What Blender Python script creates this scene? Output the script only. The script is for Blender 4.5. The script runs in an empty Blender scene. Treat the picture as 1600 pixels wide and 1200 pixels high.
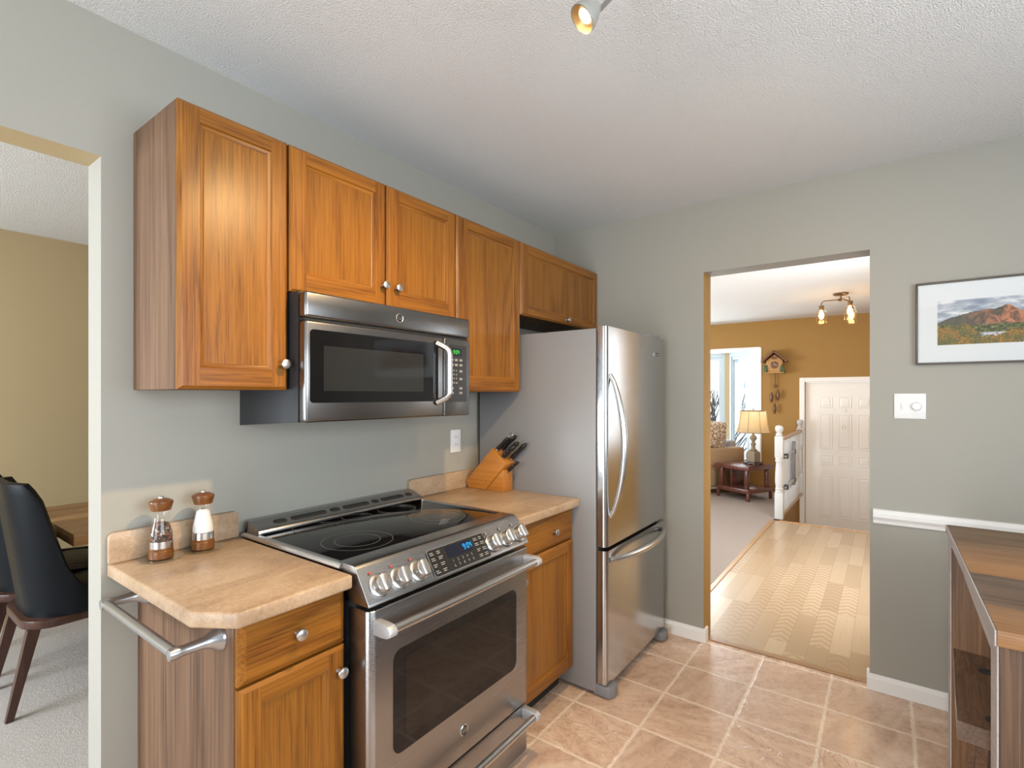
import bpy, bmesh, math, random
from mathutils import Vector, Matrix
random.seed(7)
PI = math.pi
SC = bpy.context.scene
COL = SC.collection
R = math.radians

# ---------------------------------------------------------------- camera, world, sun, area lights, exposure
F_PX, YAW = 795.52, R(36.295)
cam_d = bpy.data.cameras.new('camera'); cam = bpy.data.objects.new('camera', cam_d); COL.objects.link(cam)
cam.location = (-0.8696, -1.8194, 1.4022)
cam.rotation_euler = (PI / 2, 0, YAW - PI / 2)
cam_d.sensor_fit = 'HORIZONTAL'; cam_d.sensor_width = 36.0
cam_d.lens = F_PX / 1600 * 36.0
cam_d.shift_y = 17.28 / 1600
cam_d.clip_start = 0.02; cam_d.clip_end = 200
SC.camera = cam

world = bpy.data.worlds.new('sky'); SC.world = world; world.use_nodes = True
wnt = world.node_tree; wnt.nodes.clear()
wo = wnt.nodes.new('ShaderNodeOutputWorld'); wb = wnt.nodes.new('ShaderNodeBackground')
wb.inputs[0].default_value = (0.90, 0.96, 1.0, 1); wb.inputs[1].default_value = 2.6
wnt.links.new(wb.outputs[0], wo.inputs[0])

def area(name, loc, direction, sx, sy, power, color):
    l = bpy.data.lights.new(name, 'AREA'); l.shape = 'RECTANGLE'; l.size = sx; l.size_y = sy
    l.energy = power; l.color = color
    o = bpy.data.objects.new(name, l); COL.objects.link(o); o.location = loc
    o.rotation_euler = Vector(direction).to_track_quat('-Z', 'Y').to_euler()
    return o
def point(name, loc, power, color, radius):
    l = bpy.data.lights.new(name, 'POINT'); l.energy = power; l.color = color; l.shadow_soft_size = radius
    o = bpy.data.objects.new(name, l); COL.objects.link(o); o.location = loc
    return o
DAY = (0.78, 0.90, 1.0)
area('daylight_patio_door', (-3.22, -1.15, 1.15), (1, 0, 0.08), 1.6, 2.0, 74, DAY)
area('daylight_kitchen_window', (-0.5, -3.55, 1.55), (0, 1, 0.42), 2.6, 1.15, 78, (0.80, 0.91, 1.0))
area('daylight_dining_window', (-3.22, 1.35, 1.35), (1, 0, -0.1), 1.6, 1.5, 160, (0.84, 0.92, 1.0))
area('daylight_bay_window', (8.10, 1.05, 1.40), (-1, -0.25, -0.1), 1.4, 1.3, 110, (0.90, 0.96, 1.0))
area('daylight_living_window', (3.85, 3.62, 1.35), (0.25, -1, -0.6), 2.6, 1.6, 235, (0.80, 0.91, 1.0))

area('door_fill_light', (3.25, -2.36, 1.5), (0.95, 0.8, -0.35), 1.3, 1.2, 100, (0.92, 0.96, 1.0))  # added fill to brighten the entry door, no known window here

SC.view_settings.view_transform = 'Standard'
SC.view_settings.look = 'None'
SC.view_settings.exposure = 0.0
SC.view_settings.gamma = 1.0
SC.view_settings.use_curve_mapping = False
try:
    SC.cycles.use_denoising = True
    SC.cycles.max_bounces = 10
    SC.cycles.diffuse_bounces = 5
    SC.cycles.glossy_bounces = 5
    SC.cycles.transparent_max_bounces = 12
    SC.cycles.sample_clamp_indirect = 6.0
    SC.cycles.caustics_reflective = False
    SC.cycles.caustics_refractive = False
except Exception:
    pass

# ---------------------------------------------------------------- materials
class NT:
    def __init__(s, name):
        s.m = bpy.data.materials.new(name); s.m.use_nodes = True
        s.t = s.m.node_tree; s.t.nodes.clear()
        s.out = s.t.nodes.new('ShaderNodeOutputMaterial')
    def n(s, typ, ins=None, **kw):
        d = s.t.nodes.new('ShaderNode' + typ)
        for k, v in kw.items(): setattr(d, k, v)
        for k, v in (ins or {}).items(): s.put(d, k, v)
        return d
    def put(s, d, k, v):
        sock = d.inputs[k]
        if isinstance(v, bpy.types.NodeSocket): s.t.links.new(v, sock)
        elif isinstance(v, bpy.types.Node): s.t.links.new(v.outputs[0], sock)
        else:
            if sock.type == 'RGBA' and len(v) == 3: v = (*v, 1)
            sock.default_value = v
    def math(s, op, a, b=None, c=None):
        d = s.n('Math', operation=op); s.put(d, 0, a)
        if b is not None: s.put(d, 1, b)
        if c is not None: s.put(d, 2, c)
        return d.outputs[0]
    def mix(s, fac, a, b, blend='MIX'):
        d = s.n('Mix', data_type='RGBA', blend_type=blend)
        s.put(d, 0, fac); s.put(d, 6, a); s.put(d, 7, b)
        return d.outputs[2]
    def ramp(s, fac, stops, interp='LINEAR'):
        d = s.n('ValToRGB'); d.color_ramp.interpolation = interp
        e = d.color_ramp.elements
        while len(e) < len(stops): e.new(0.5)
        for el, (p, c) in zip(e, stops):
            el.position = p; el.color = (*c, 1) if len(c) == 3 else c
        s.put(d, 0, fac)
        return d.outputs[0]
    def coord(s, kind='Object', rand=0.0, scale=(1, 1, 1), rot=(0, 0, 0)):
        tc = s.n('TexCoord').outputs[kind]
        if rand:
            oi = s.n('ObjectInfo').outputs['Random']
            v = s.n('VectorMath', operation='SCALE'); v.inputs[0].default_value = (17.3 * rand, 31.7 * rand, 53.1 * rand)
            s.put(v, 'Scale', oi)
            a = s.n('VectorMath', operation='ADD'); s.put(a, 0, tc); s.put(a, 1, v.outputs[0]); tc = a.outputs[0]
        mp = s.n('Mapping', {'Vector': tc, 'Scale': scale, 'Rotation': rot})
        return mp.outputs[0]
    def noise(s, vec, scale, detail=2.0, rough=0.5, dist=0.0):
        return s.n('TexNoise', {'Vector': vec, 'Scale': scale, 'Detail': detail, 'Roughness': rough, 'Distortion': dist}).outputs[0]
    def bsdf(s, color, rough=0.5, metal=0.0, spec=0.5, bump=None, bstr=0.2, bdist=0.01, **kw):
        ins = {'Base Color': color, 'Roughness': rough, 'Metallic': metal, 'Specular IOR Level': spec}
        for k, v in kw.items(): ins[k.replace('_', ' ')] = v
        b = s.n('BsdfPrincipled', ins)
        if bump is not None:
            bp = s.n('Bump', {'Strength': bstr, 'Distance': bdist, 'Height': bump}); s.put(b, 'Normal', bp)
        s.t.links.new(b.outputs[0], s.out.inputs[0])
        return s.m

def plain(name, color, rough=0.5, metal=0.0, spec=0.5, nz=0.04, nscale=60, **kw):
    t = NT(name); c = t.coord(rand=1)
    n = t.noise(c, nscale, 3)
    col = t.mix(t.math('MULTIPLY', n, nz * 2), color, tuple(x * 0.72 for x in color))
    return t.bsdf(col, rough, metal, spec, bump=n if nz else None, bstr=0.05, bdist=0.002, **kw)

def wood(name, light, dark, axis=2, rough=0.35, bands=6.0, pores=0.55, coat=0.25, scale=1.0, spec=0.4):
    t = NT(name)
    def st(cross, along):
        v = [cross * scale] * 3; v[axis] = along * scale
        return t.coord(rand=1, scale=tuple(v))
    n = t.noise(st(3.6, 0.42), 1.0, 2, 0.5, 0.25)
    b = t.math('SINE', t.math('MULTIPLY', n, bands * 3.2 * PI))
    b = t.math('POWER', t.math('MULTIPLY_ADD', b, 0.5, 0.5), 1.6)
    mid = t.noise(st(130.0, 2.0), 1.0, 2, 0.6)
    midr = t.ramp(mid, [(0.40, (0, 0, 0)), (0.62, (1, 1, 1))])
    fine = t.noise(st(330.0, 7.0), 1.0, 2, 0.6)
    pr = t.ramp(fine, [(0.52, (0, 0, 0)), (0.62, (1, 1, 1))])
    patch = t.noise(st(9.0, 1.2), 1.0, 3, 0.6)
    fac = t.math('ADD', t.math('MULTIPLY', b, 0.34), t.math('MULTIPLY', midr, 0.46))
    fac = t.math('ADD', fac, t.math('MULTIPLY', t.math('SUBTRACT', patch, 0.35), 0.6))
    col = t.mix(fac, light, dark)
    pf = t.math('MULTIPLY', pr, t.math('MULTIPLY_ADD', b, 0.6, 0.4))
    col = t.mix(t.math('MULTIPLY', pf, pores), col, tuple(x * 0.55 for x in dark))
    return t.bsdf(col, rough, 0, spec, bump=fine, bstr=0.06, bdist=0.001, Coat_Weight=coat, Coat_Roughness=0.30)

def glass(name, tint=(1, 1, 1), ior=1.45, rough=0.02):
    t = NT(name)
    g = t.n('NewGeometry'); dp = t.n('VectorMath', operation='DOT_PRODUCT'); t.put(dp, 0, g.outputs['Normal']); t.put(dp, 1, g.outputs['Incoming'])
    k = t.math('POWER', t.math('SUBTRACT', 1.0, t.math('ABSOLUTE', dp.outputs['Value'])), 4.0)
    r0 = ((ior - 1) / (ior + 1)) ** 2
    fac = t.math('MULTIPLY_ADD', k, 0.75, r0)
    tr = t.n('BsdfTransparent', {'Color': tint}); gl = t.n('BsdfGlossy', {'Color': (1, 1, 1), 'Roughness': rough})
    mx = t.n('MixShader', {0: fac, 1: tr.outputs[0], 2: gl.outputs[0]})
    t.t.links.new(mx.outputs[0], t.out.inputs[0]); return t.m

def emit(name, color, strength):
    t = NT(name)
    e = t.n('Emission', {'Color': color, 'Strength': strength}); t.t.links.new(e.outputs[0], t.out.inputs[0]); return t.m

def steel(name, color=(0.56, 0.53, 0.49), axis=0, rough=0.27):
    t = NT(name)
    sc = [420.0] * 3; sc[axis] = 3.0
    n = t.noise(t.coord(rand=1, scale=tuple(sc)), 1.0, 2)
    big = t.noise(t.coord(rand=1), 3.0, 2)
    rg = t.math('ADD', t.math('MULTIPLY', n, 0.06), rough - 0.04)
    rg = t.math('ADD', rg, t.math('MULTIPLY', big, 0.05))
    col = t.mix(n, color, tuple(x * 0.86 for x in color))
    return t.bsdf(col, rg, 1.0, 0.5, bump=n, bstr=0.008, bdist=0.0003)

def paint(name, color, rough=0.6, bscale=220, bstr=0.12, bdist=0.002):
    t = NT(name)
    c = t.coord()
    n = t.noise(c, bscale, 2)
    big = t.noise(c, 1.3, 3)
    col = t.mix(t.math('MULTIPLY', big, 0.10), color, tuple(x * 0.86 for x in color))
    return t.bsdf(col, rough, 0, 0.3, bump=n, bstr=bstr, bdist=bdist)

def ceiling_mat():
    t = NT('ceiling_texture')
    c = t.coord()
    n1 = t.noise(c, 165, 3, 0.6); n2 = t.noise(c, 340, 2)
    h = t.math('ADD', t.math('MULTIPLY', n1, 0.8), t.math('MULTIPLY', n2, 0.4))
    return t.bsdf((0.80, 0.80, 0.79), 0.85, 0, 0.1, bump=h, bstr=0.9, bdist=0.010)

def tile_mat():
    t = NT('floor_tile')
    tc = t.n('TexCoord').outputs['Object']
    sp = t.n('SeparateXYZ', {0: tc})
    u = t.math('DIVIDE', t.math('SUBTRACT', sp.outputs[0], 1.7955), 0.3085)
    v = t.math('DIVIDE', t.math('SUBTRACT', sp.outputs[1], -0.9807), 0.310)
    wob = t.math('MULTIPLY', t.math('SUBTRACT', t.noise(tc, 22, 2), 0.5), 0.035)
    fu = t.math('FRACT', t.math('ADD', u, wob)); fv = t.math('FRACT', t.math('ADD', v, wob))
    du = t.math('MINIMUM', fu, t.math('SUBTRACT', 1.0, fu)); dv = t.math('MINIMUM', fv, t.math('SUBTRACT', 1.0, fv))
    d = t.math('MINIMUM', du, dv)
    g = t.n('MapRange', {0: d, 1: 0.012, 2: 0.030, 3: 1.0, 4: 0.0}).outputs[0]
    cell = t.n('CombineXYZ', {0: t.math('FLOOR', t.math('ADD', u, wob)), 1: t.math('FLOOR', t.math('ADD', v, wob)), 2: 0.0})
    wn = t.n('TexWhiteNoise', {'Vector': cell.outputs[0]}, noise_dimensions='3D')
    off = t.n('VectorMath', operation='ADD'); t.put(off, 0, tc)
    sc = t.n('VectorMath', operation='SCALE'); t.put(sc, 0, wn.outputs['Color']); sc.inputs['Scale'].default_value = 9.0
    t.put(off, 1, sc.outputs[0])
    rot = t.n('VectorRotate', {'Vector': off.outputs[0], 'Angle': t.math('MULTIPLY', wn.outputs['Value'], 3.1)}, rotation_type='Z_AXIS')
    st = t.n('Mapping', {'Vector': rot.outputs[0], 'Scale': (2.6, 12.0, 1)}).outputs[0]
    big = t.noise(st, 1.2, 5, 0.6, 0.6)
    med = t.noise(off.outputs[0], 30, 4, 0.6)
    col = t.ramp(t.math('ADD', t.math('MULTIPLY', big, 0.8), t.math('MULTIPLY', med, 0.2)),
                 [(0.32, (0.54, 0.36, 0.255)), (0.5, (0.68, 0.48, 0.355)), (0.66, (0.80, 0.61, 0.47))])
    tint = t.mix(wn.outputs['Value'], (0.92, 0.90, 0.90), (1.05, 1.02, 0.98))
    col = t.mix(1.0, col, tint, 'MULTIPLY')
    col = t.mix(t.math('MULTIPLY', g, 0.85), col, (0.90, 0.74, 0.60))
    rst = t.n('Mapping', {'Vector': rot.outputs[0], 'Scale': (9.0, 16.0, 1)}).outputs[0]
    rn = t.noise(rst, 1.0, 3, 0.5, 1.0)
    vein = t.math('POWER', t.math('SUBTRACT', 1.0, t.math('ABSOLUTE', t.math('MULTIPLY_ADD', rn, 2.0, -1.0))), 9.0)
    amp = t.n('MapRange', {0: wn.outputs['Value'], 1: 0.35, 2: 0.75, 3: 0.08, 4: 1.0}).outputs[0]
    h = t.math('ADD', t.math('MULTIPLY', vein, t.math('MULTIPLY', amp, 0.75)), t.math('ADD', t.math('MULTIPLY', big, 0.5), t.math('MULTIPLY', med, 0.10)))
    h = t.math('SUBTRACT', h, t.math('MULTIPLY', g, 0.22))
    return t.bsdf(col, t.math('MULTIPLY_ADD', med, 0.16, 0.20), 0, 0.5, bump=h, bstr=0.40, bdist=0.010, Coat_Weight=0.45, Coat_Roughness=0.16)

def laminate_mat():
    t = NT('laminate_plank')
    tc = t.n('TexCoord').outputs['Object']; sp = t.n('SeparateXYZ', {0: tc})
    W, L = 0.098, 0.60
    v = t.math('DIVIDE', sp.outputs[1], W); row = t.math('FLOOR', v)
    ro = t.n('TexWhiteNoise', {'W': row}, noise_dimensions='1D').outputs['Value']
    u = t.math('ADD', t.math('DIVIDE', sp.outputs[0], L), t.math('MULTIPLY', ro, 5.0)); cellu = t.math('FLOOR', u)
    wn = t.n('TexWhiteNoise', {'Vector': t.n('CombineXYZ', {0: cellu, 1: row, 2: 3.0}).outputs[0]}, noise_dimensions='3D')
    fv = t.math('FRACT', v); fu = t.math('FRACT', u)
    chev = t.math('ADD', t.math('MULTIPLY', sp.outputs[0], 15.0), t.math('MULTIPLY', t.math('ABSOLUTE', t.math('SUBTRACT', fv, 0.5)), 1.5))
    cs = t.math('GREATER_THAN', t.math('FRACT', chev), 0.5)
    isc = t.math('GREATER_THAN', t.n('SeparateColor', {0: wn.outputs['Color']}).outputs[1], 0.60)
    st = t.n('Mapping', {'Vector': tc, 'Scale': (3.0, 60.0, 1)}).outputs[0]
    gr = t.noise(st, 1.0, 4, 0.6, 0.4)
    base = t.mix(wn.outputs['Value'], (0.53, 0.41, 0.275), (0.37, 0.265, 0.165))
    base = t.mix(t.math('MULTIPLY', gr, 0.5), base, (0.40, 0.25, 0.12))
    base = t.mix(t.math('MULTIPLY', t.math('MULTIPLY', cs, isc), 0.45), base, (0.33, 0.20, 0.10))
    e1 = t.math('LESS_THAN', t.math('MINIMUM', fv, t.math('SUBTRACT', 1.0, fv)), 0.025)
    e2 = t.math('LESS_THAN', fu, 0.006)
    base = t.mix(t.math('MULTIPLY', t.math('MAXIMUM', e1, e2), 0.35), base, (0.30, 0.18, 0.09))
    return t.bsdf(base, t.math('MULTIPLY_ADD', gr, 0.10, 0.20), 0, 0.5, bump=gr, bstr=0.04, bdist=0.002)

def carpet_mat(name, color):
    t = NT(name); c = t.coord()
    n = t.noise(c, 240, 3, 0.7); b = t.noise(c, 5, 3); s = t.noise(c, 70, 2)
    col = t.mix(n, tuple(x * 0.72 for x in color), tuple(min(1, x * 1.2) for x in color))
    col = t.mix(t.math('MULTIPLY', b, 0.3), col, tuple(x * 0.8 for x in color))
    return t.bsdf(col, 0.95, 0, 0.05, bump=t.math('ADD', n, t.math('MULTIPLY', s, 0.6)), bstr=0.8, bdist=0.012)

def counter_mat():
    t = NT('counter_laminate'); c = t.coord(rand=1)
    a = t.noise(t.coord(rand=1, scale=(4, 9, 9), rot=(0, 0, 0.5)), 1.0, 6, 0.65, 0.8); b = t.noise(c, 90, 4, 0.7); d = t.noise(c, 260, 2)
    f = t.math('ADD', t.math('MULTIPLY', a, 0.6), t.math('ADD', t.math('MULTIPLY', b, 0.3), t.math('MULTIPLY', d, 0.15)))
    col = t.ramp(f, [(0.36, (0.27, 0.175, 0.105)), (0.52, (0.42, 0.285, 0.178)), (0.70, (0.56, 0.415, 0.285))])
    return t.bsdf(col, 0.38, 0, 0.4, bump=d, bstr=0.03, bdist=0.001)

def photo_mat():
    t = NT('landscape_photo')
    g = t.n('TexCoord').outputs['Generated']; sp = t.n('SeparateXYZ', {0: g})
    u = t.math('SUBTRACT', 1.0, sp.outputs[1]); v = sp.outputs[2]
    uv = t.n('CombineXYZ', {0: t.math('MULTIPLY', u, 3.2), 1: v, 2: 0.0}).outputs[0]
    def curve(pts):
        d = t.n('FloatCurve'); cv = d.mapping.curves[0]
        while len(cv.points) < len(pts): cv.points.new(0.5, 0.5)
        for p, q in zip(cv.points, pts): p.location = q; p.handle_type = 'AUTO'
        d.mapping.update(); t.put(d, 'Value', u); return d.outputs[0]
    jit = t.math('MULTIPLY', t.math('SUBTRACT', t.noise(uv, 9, 5, 0.65), 0.5), 0.10)
    jit2 = t.math('MULTIPLY', t.math('SUBTRACT', t.noise(uv, 16, 5, 0.75), 0.5), 0.42)
    ridge = t.math('ADD', curve([(0, .50), (.10, .64), (.22, .73), (.32, .77), (.36, .82), (.43, .68), (.52, .86), (.62, .98), (.74, .84), (.86, .70), (1, .60)]), jit)
    tree = t.math('ADD', curve([(0, .42), (.08, .40), (.14, .46), (.20, .30), (.26, .18), (.33, .22), (.42, .32), (.55, .40), (.7, .34), (.85, .44), (1, .48)]), jit2)
    far = t.math('ADD', curve([(0, .48), (.3, .42), (.6, .44), (1, .46)]), jit)
    cl = t.noise(t.n('Mapping', {'Vector': uv, 'Scale': (1.4, 5, 1)}).outputs[0], 1.6, 5, 0.6)
    sky = t.ramp(cl, [(0.35, (0.22, 0.26, 0.34)), (0.5, (0.40, 0.44, 0.50)), (0.66, (0.80, 0.80, 0.80))])
    hn = t.noise(t.n('Mapping', {'Vector': uv, 'Scale': (2.2, 2.2, 1), 'Rotation': (0, 0, 0.7)}).outputs[0], 2.4, 5, 0.6, 0.8)
    hill = t.ramp(hn, [(0.36, (0.05, 0.07, 0.06)), (0.47, (0.20, 0.10, 0.06)), (0.56, (0.52, 0.20, 0.11)), (0.70, (0.40, 0.26, 0.14))])
    fl = t.noise(uv, 34, 6, 0.85); pt = t.noise(uv, 3.4, 3, 0.6)
    leaf = t.ramp(pt, [(0.36, (0.16, 0.15, 0.07)), (0.46, (0.24, 0.20, 0.05)), (0.55, (0.50, 0.24, 0.04)), (0.66, (0.20, 0.20, 0.08))])
    leaf = t.mix(t.ramp(fl, [(0.42, (1, 1, 1)), (0.56, (0, 0, 0))]), leaf, (0.045, 0.045, 0.025))
    leaf = t.mix(t.ramp(fl, [(0.60, (0, 0, 0)), (0.70, (0.6, 0.6, 0.6))]), leaf, (0.60, 0.52, 0.38))
    dk = t.n('MapRange', {0: u, 1: 0.12, 2: 0.36, 3: 0.92, 4: 0.0}).outputs[0]
    hill = t.mix(dk, hill, (0.075, 0.085, 0.07))
    wood_ = t.ramp(t.noise(uv, 18, 4, 0.7), [(0.38, (0.03, 0.04, 0.02)), (0.55, (0.13, 0.14, 0.05)), (0.70, (0.35, 0.33, 0.17))])
    lake = t.mix(t.noise(uv, 30, 2), (0.45, 0.50, 0.58), (0.58, 0.62, 0.68))
    col = t.mix(t.math('LESS_THAN', v, ridge), sky, hill)
    col = t.mix(t.math('LESS_THAN', v, far), col, wood_)
    col = t.mix(t.math('LESS_THAN', v, 0.24), col, lake)
    col = t.mix(t.math('LESS_THAN', v, tree), col, leaf)
    return t.bsdf(col, 0.5, 0, 0.3)

def pepper_mat():
    t = NT('peppercorns'); c = t.coord(rand=1); v = t.n('TexVoronoi', {'Vector': c, 'Scale': 190.0})
    col = t.ramp(t.n('SeparateColor', {0: v.outputs['Color']}).outputs[0], [(0.0, (0.015, 0.010, 0.008)), (0.45, (0.06, 0.03, 0.02)), (0.7, (0.20, 0.07, 0.03)), (0.9, (0.32, 0.24, 0.16))], 'CONSTANT')
    return t.bsdf(col, 0.6, 0, 0.4, bump=v.outputs['Distance'], bstr=0.8, bdist=0.003)

M = {}
M['wall'] = paint('sage_paint', (0.352, 0.335, 0.292))
M['ochre'] = paint('ochre_paint', (0.36, 0.20, 0.055))
M['tan'] = paint('tan_cooler_lit', (0.43, 0.335, 0.19))  # same wall paint as ochre, less warm light put into the colour
M['ceiling'] = ceiling_mat()
M['door_bright'] = paint('trim_paint_brightened', (0.93, 0.90, 0.85), 0.4, 60, 0.02)  # trim white raised, missing light on door and casing put into the colour
M['rail_dim'] = paint('trim_paint_dimmed', (0.60, 0.605, 0.60), 0.4, 60, 0.02)  # trim white lowered, dimmer light on the railing put into the colour
M['vinyl'] = plain('pale_blue_window_vinyl', (0.42, 0.49, 0.53), 0.4)
M['trim'] = paint('white_trim_paint', (0.84, 0.83, 0.81), 0.4, 60, 0.03)
M['tile'] = tile_mat()
M['laminate'] = laminate_mat()
M['carpet'] = carpet_mat('carpet_dining', (0.72, 0.67, 0.63))
M['carpet2'] = carpet_mat('carpet_living', (0.46, 0.385, 0.335))
OL, OD = (0.305, 0.117, 0.013), (0.150, 0.047, 0.005)
M['oak_v'] = wood('oak_upright_grain', OL, OD, 2, pores=0.75, coat=0.12, spec=0.3)
M['oak_h'] = wood('oak_level_grain', OL, OD, 0, pores=0.75, coat=0.12, spec=0.3)
M['oak_p'] = wood('oak_panel_grain', (0.300, 0.119, 0.014), (0.175, 0.059, 0.006), 2, bands=5, pores=0.75, coat=0.14, spec=0.3)
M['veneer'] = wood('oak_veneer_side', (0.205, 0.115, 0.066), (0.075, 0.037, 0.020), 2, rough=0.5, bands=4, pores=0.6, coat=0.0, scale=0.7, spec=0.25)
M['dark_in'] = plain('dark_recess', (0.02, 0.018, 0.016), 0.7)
M['counter'] = counter_mat()
M['steel'] = steel('brushed_steel', (0.37, 0.365, 0.365))
M['steel_dark'] = steel('brushed_dark_steel', (0.25, 0.245, 0.245), 0, 0.24)
M['satin'] = plain('satin_bar_metal', (0.44, 0.46, 0.49), 0.30, 0.95, nz=0)
M['cast'] = plain('satin_cast_metal', (0.50, 0.51, 0.53), 0.48, 0.55, nz=0)
M['steel_v'] = steel('brushed_steel_upright', (0.52, 0.515, 0.51), 2, 0.19)
M['chrome'] = steel('satin_chrome', (0.62, 0.61, 0.60), 2, 0.24)
M['nickel'] = steel('satin_nickel', (0.56, 0.54, 0.52), 0, 0.32)
M['blackmetal'] = plain('black_enamel', (0.022, 0.023, 0.026), 0.42)
M['blackglass'] = plain('black_glass', (0.006, 0.006, 0.007), 0.05, 0, 0.4, nz=0)
M['ovenglass'] = plain('smoked_oven_glass', (0.009, 0.007, 0.006), 0.06, 0, 0.5, nz=0)
M['mesh_screen'] = plain('screened_window_glass', (0.018, 0.019, 0.0195), 0.07, 0, 0.5, nz=0)
M['ring'] = plain('burner_print', (0.085, 0.083, 0.08), 0.35)
M['greypaint'] = plain('grey_fridge_paint', (0.235, 0.232, 0.238), 0.34, 0, 0.5, nz=0.1, nscale=500)
M['greyplastic'] = plain('grey_plastic', (0.20, 0.205, 0.22), 0.45)
M['panel_dark'] = plain('control_panel_plastic', (0.016, 0.014, 0.013), 0.26)
M['key'] = plain('pale_key_print', (0.27, 0.255, 0.235), 0.5)
M['red'] = plain('red_mark_print', (0.45, 0.07, 0.04), 0.5)
M['green_led'] = emit('green_digits', (0.10, 0.9, 0.08), 1.1)
M['blue_led'] = emit('blue_digits', (0.04, 0.48, 0.95), 1.2)
M['lcd'] = plain('dark_display', (0.006, 0.008, 0.02), 0.1)
M['white_plastic'] = plain('white_plastic', (0.78, 0.77, 0.76), 0.35)
M['black_plastic'] = plain('black_handle_plastic', (0.014, 0.014, 0.015), 0.36)
M['block'] = wood('beech_block', (0.50, 0.20, 0.035), (0.36, 0.125, 0.018), 1, bands=3, pores=0.25)
M['millwood'] = wood('mill_walnut', (0.20, 0.074, 0.016), (0.10, 0.032, 0.007), 0, rough=0.25, bands=3, scale=3)
M['glass'] = glass('clear_glass')
M['jarglass'] = glass('jar_glass', (1, 0.95, 0.86))
M['pane'] = glass('window_pane_glass', (0.97, 0.99, 1.0), 1.3, 0.0)
M['coaster'] = glass('coaster_glass', (0.86, 0.88, 0.85), 2.0, 0.03)
M['pepper'] = pepper_mat()
M['salt'] = plain('salt_grains', (0.80, 0.79, 0.76), 0.8, nz=0.2, nscale=700)
M['bulbglass'] = plain('frosted_bulb_glass', (0.30, 0.29, 0.26), 0.25, nz=0)
M['leather'] = plain('black_leather', (0.005, 0.007, 0.010), 0.42, 0, 0.16, nz=0.1, nscale=180)
M['darkwood'] = wood('espresso_wood', (0.075, 0.028, 0.018), (0.035, 0.013, 0.009), 2, rough=0.35, bands=3, pores=0.3)
M['tablewood'] = wood('dining_top_wood', (0.42, 0.225, 0.085), (0.31, 0.152, 0.052), 0, rough=0.35, bands=4)
M['barn_h'] = wood('reclaimed_top_boards', (0.42, 0.24, 0.12), (0.17, 0.095, 0.050), 0, rough=0.5, bands=5, pores=0.5, coat=0.05, scale=0.8)
M['barn_y'] = wood('reclaimed_cross_boards', (0.28, 0.165, 0.085), (0.10, 0.06, 0.036), 1, rough=0.5, bands=4, pores=0.6, coat=0.05, scale=0.8)
M['barn_o'] = wood('reclaimed_end_board', (0.44, 0.23, 0.095), (0.26, 0.12, 0.045), 1, rough=0.5, bands=3, pores=0.6, coat=0.05)
M['barn_d'] = wood('reclaimed_dark_board', (0.22, 0.135, 0.085), (0.085, 0.053, 0.036), 1, rough=0.5, bands=4, pores=0.7, coat=0.05, scale=0.8)
M['barn_v'] = wood('reclaimed_upright_boards', (0.25, 0.13, 0.06), (0.075, 0.037, 0.018), 2, rough=0.55, bands=5, pores=0.6, coat=0.0, scale=0.6)
M['barn_edge'] = wood('weathered_board_edge', (0.52, 0.48, 0.46), (0.36, 0.32, 0.30), 0, rough=0.6, bands=2, pores=0.3, coat=0.0)
M['stoolwood'] = wood('stool_walnut', (0.20, 0.115, 0.07), (0.09, 0.05, 0.032), 0, rough=0.25, bands=3, coat=0.4)
M['frame_brown'] = plain('brown_metal_frame', (0.075, 0.055, 0.042), 0.4)
M['mat_board'] = plain('white_mat_board', (0.72, 0.74, 0.75), 0.8)
M['photo'] = photo_mat()
M['cherry'] = wood('cherry_red_wood', (0.17, 0.055, 0.035), (0.075, 0.022, 0.015), 0, rough=0.25, bands=3, coat=0.4)
M['sofa'] = plain('tan_microfibre', (0.40, 0.265, 0.155), 0.9, nz=0.2, nscale=300)
M['sofa_grey'] = plain('grey_cushion_cloth', (0.42, 0.41, 0.40), 0.95, nz=0.2, nscale=300)
M['lampbase'] = plain('distressed_cream_lamp', (0.34, 0.27, 0.18), 0.6, nz=0.6, nscale=40)
M['railwood'] = wood('oak_handrail', (0.50, 0.29, 0.13), (0.34, 0.18, 0.07), 0, bands=3)
M['bronze'] = plain('aged_bronze', (0.24, 0.15, 0.075), 0.35, 0.8)
M['clockwood'] = wood('clock_walnut', (0.22, 0.09, 0.04), (0.10, 0.04, 0.02), 2, bands=3)
M['clockgold'] = plain('clock_warm_wood', (0.52, 0.28, 0.09), 0.5, nz=0.4, nscale=90)
M['leafgreen'] = plain('carved_green_leaf', (0.07, 0.12, 0.05), 0.6)
M['brass'] = plain('brass_chain', (0.45, 0.30, 0.10), 0.3, 0.9)
M['house_white'] = plain('white_siding', (0.80, 0.82, 0.84), 0.7)
M['house_blue'] = plain('blue_grey_frame', (0.28, 0.36, 0.44), 0.6)
M['twig'] = plain('grey_twigs', (0.05, 0.05, 0.055), 0.8)
M['lawn'] = plain('pale_driveway', (0.55, 0.56, 0.56), 0.9, nz=0.3, nscale=20)
M['bulb'] = emit('warm_filament', (1.0, 0.66, 0.28), 5.0)
M['spotbulb'] = emit('warm_spot_lens', (1.0, 0.86, 0.60), 2.6)
M['threshold'] = wood('threshold_strip', (0.40, 0.22, 0.10), (0.28, 0.15, 0.06), 1, bands=2)

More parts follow.
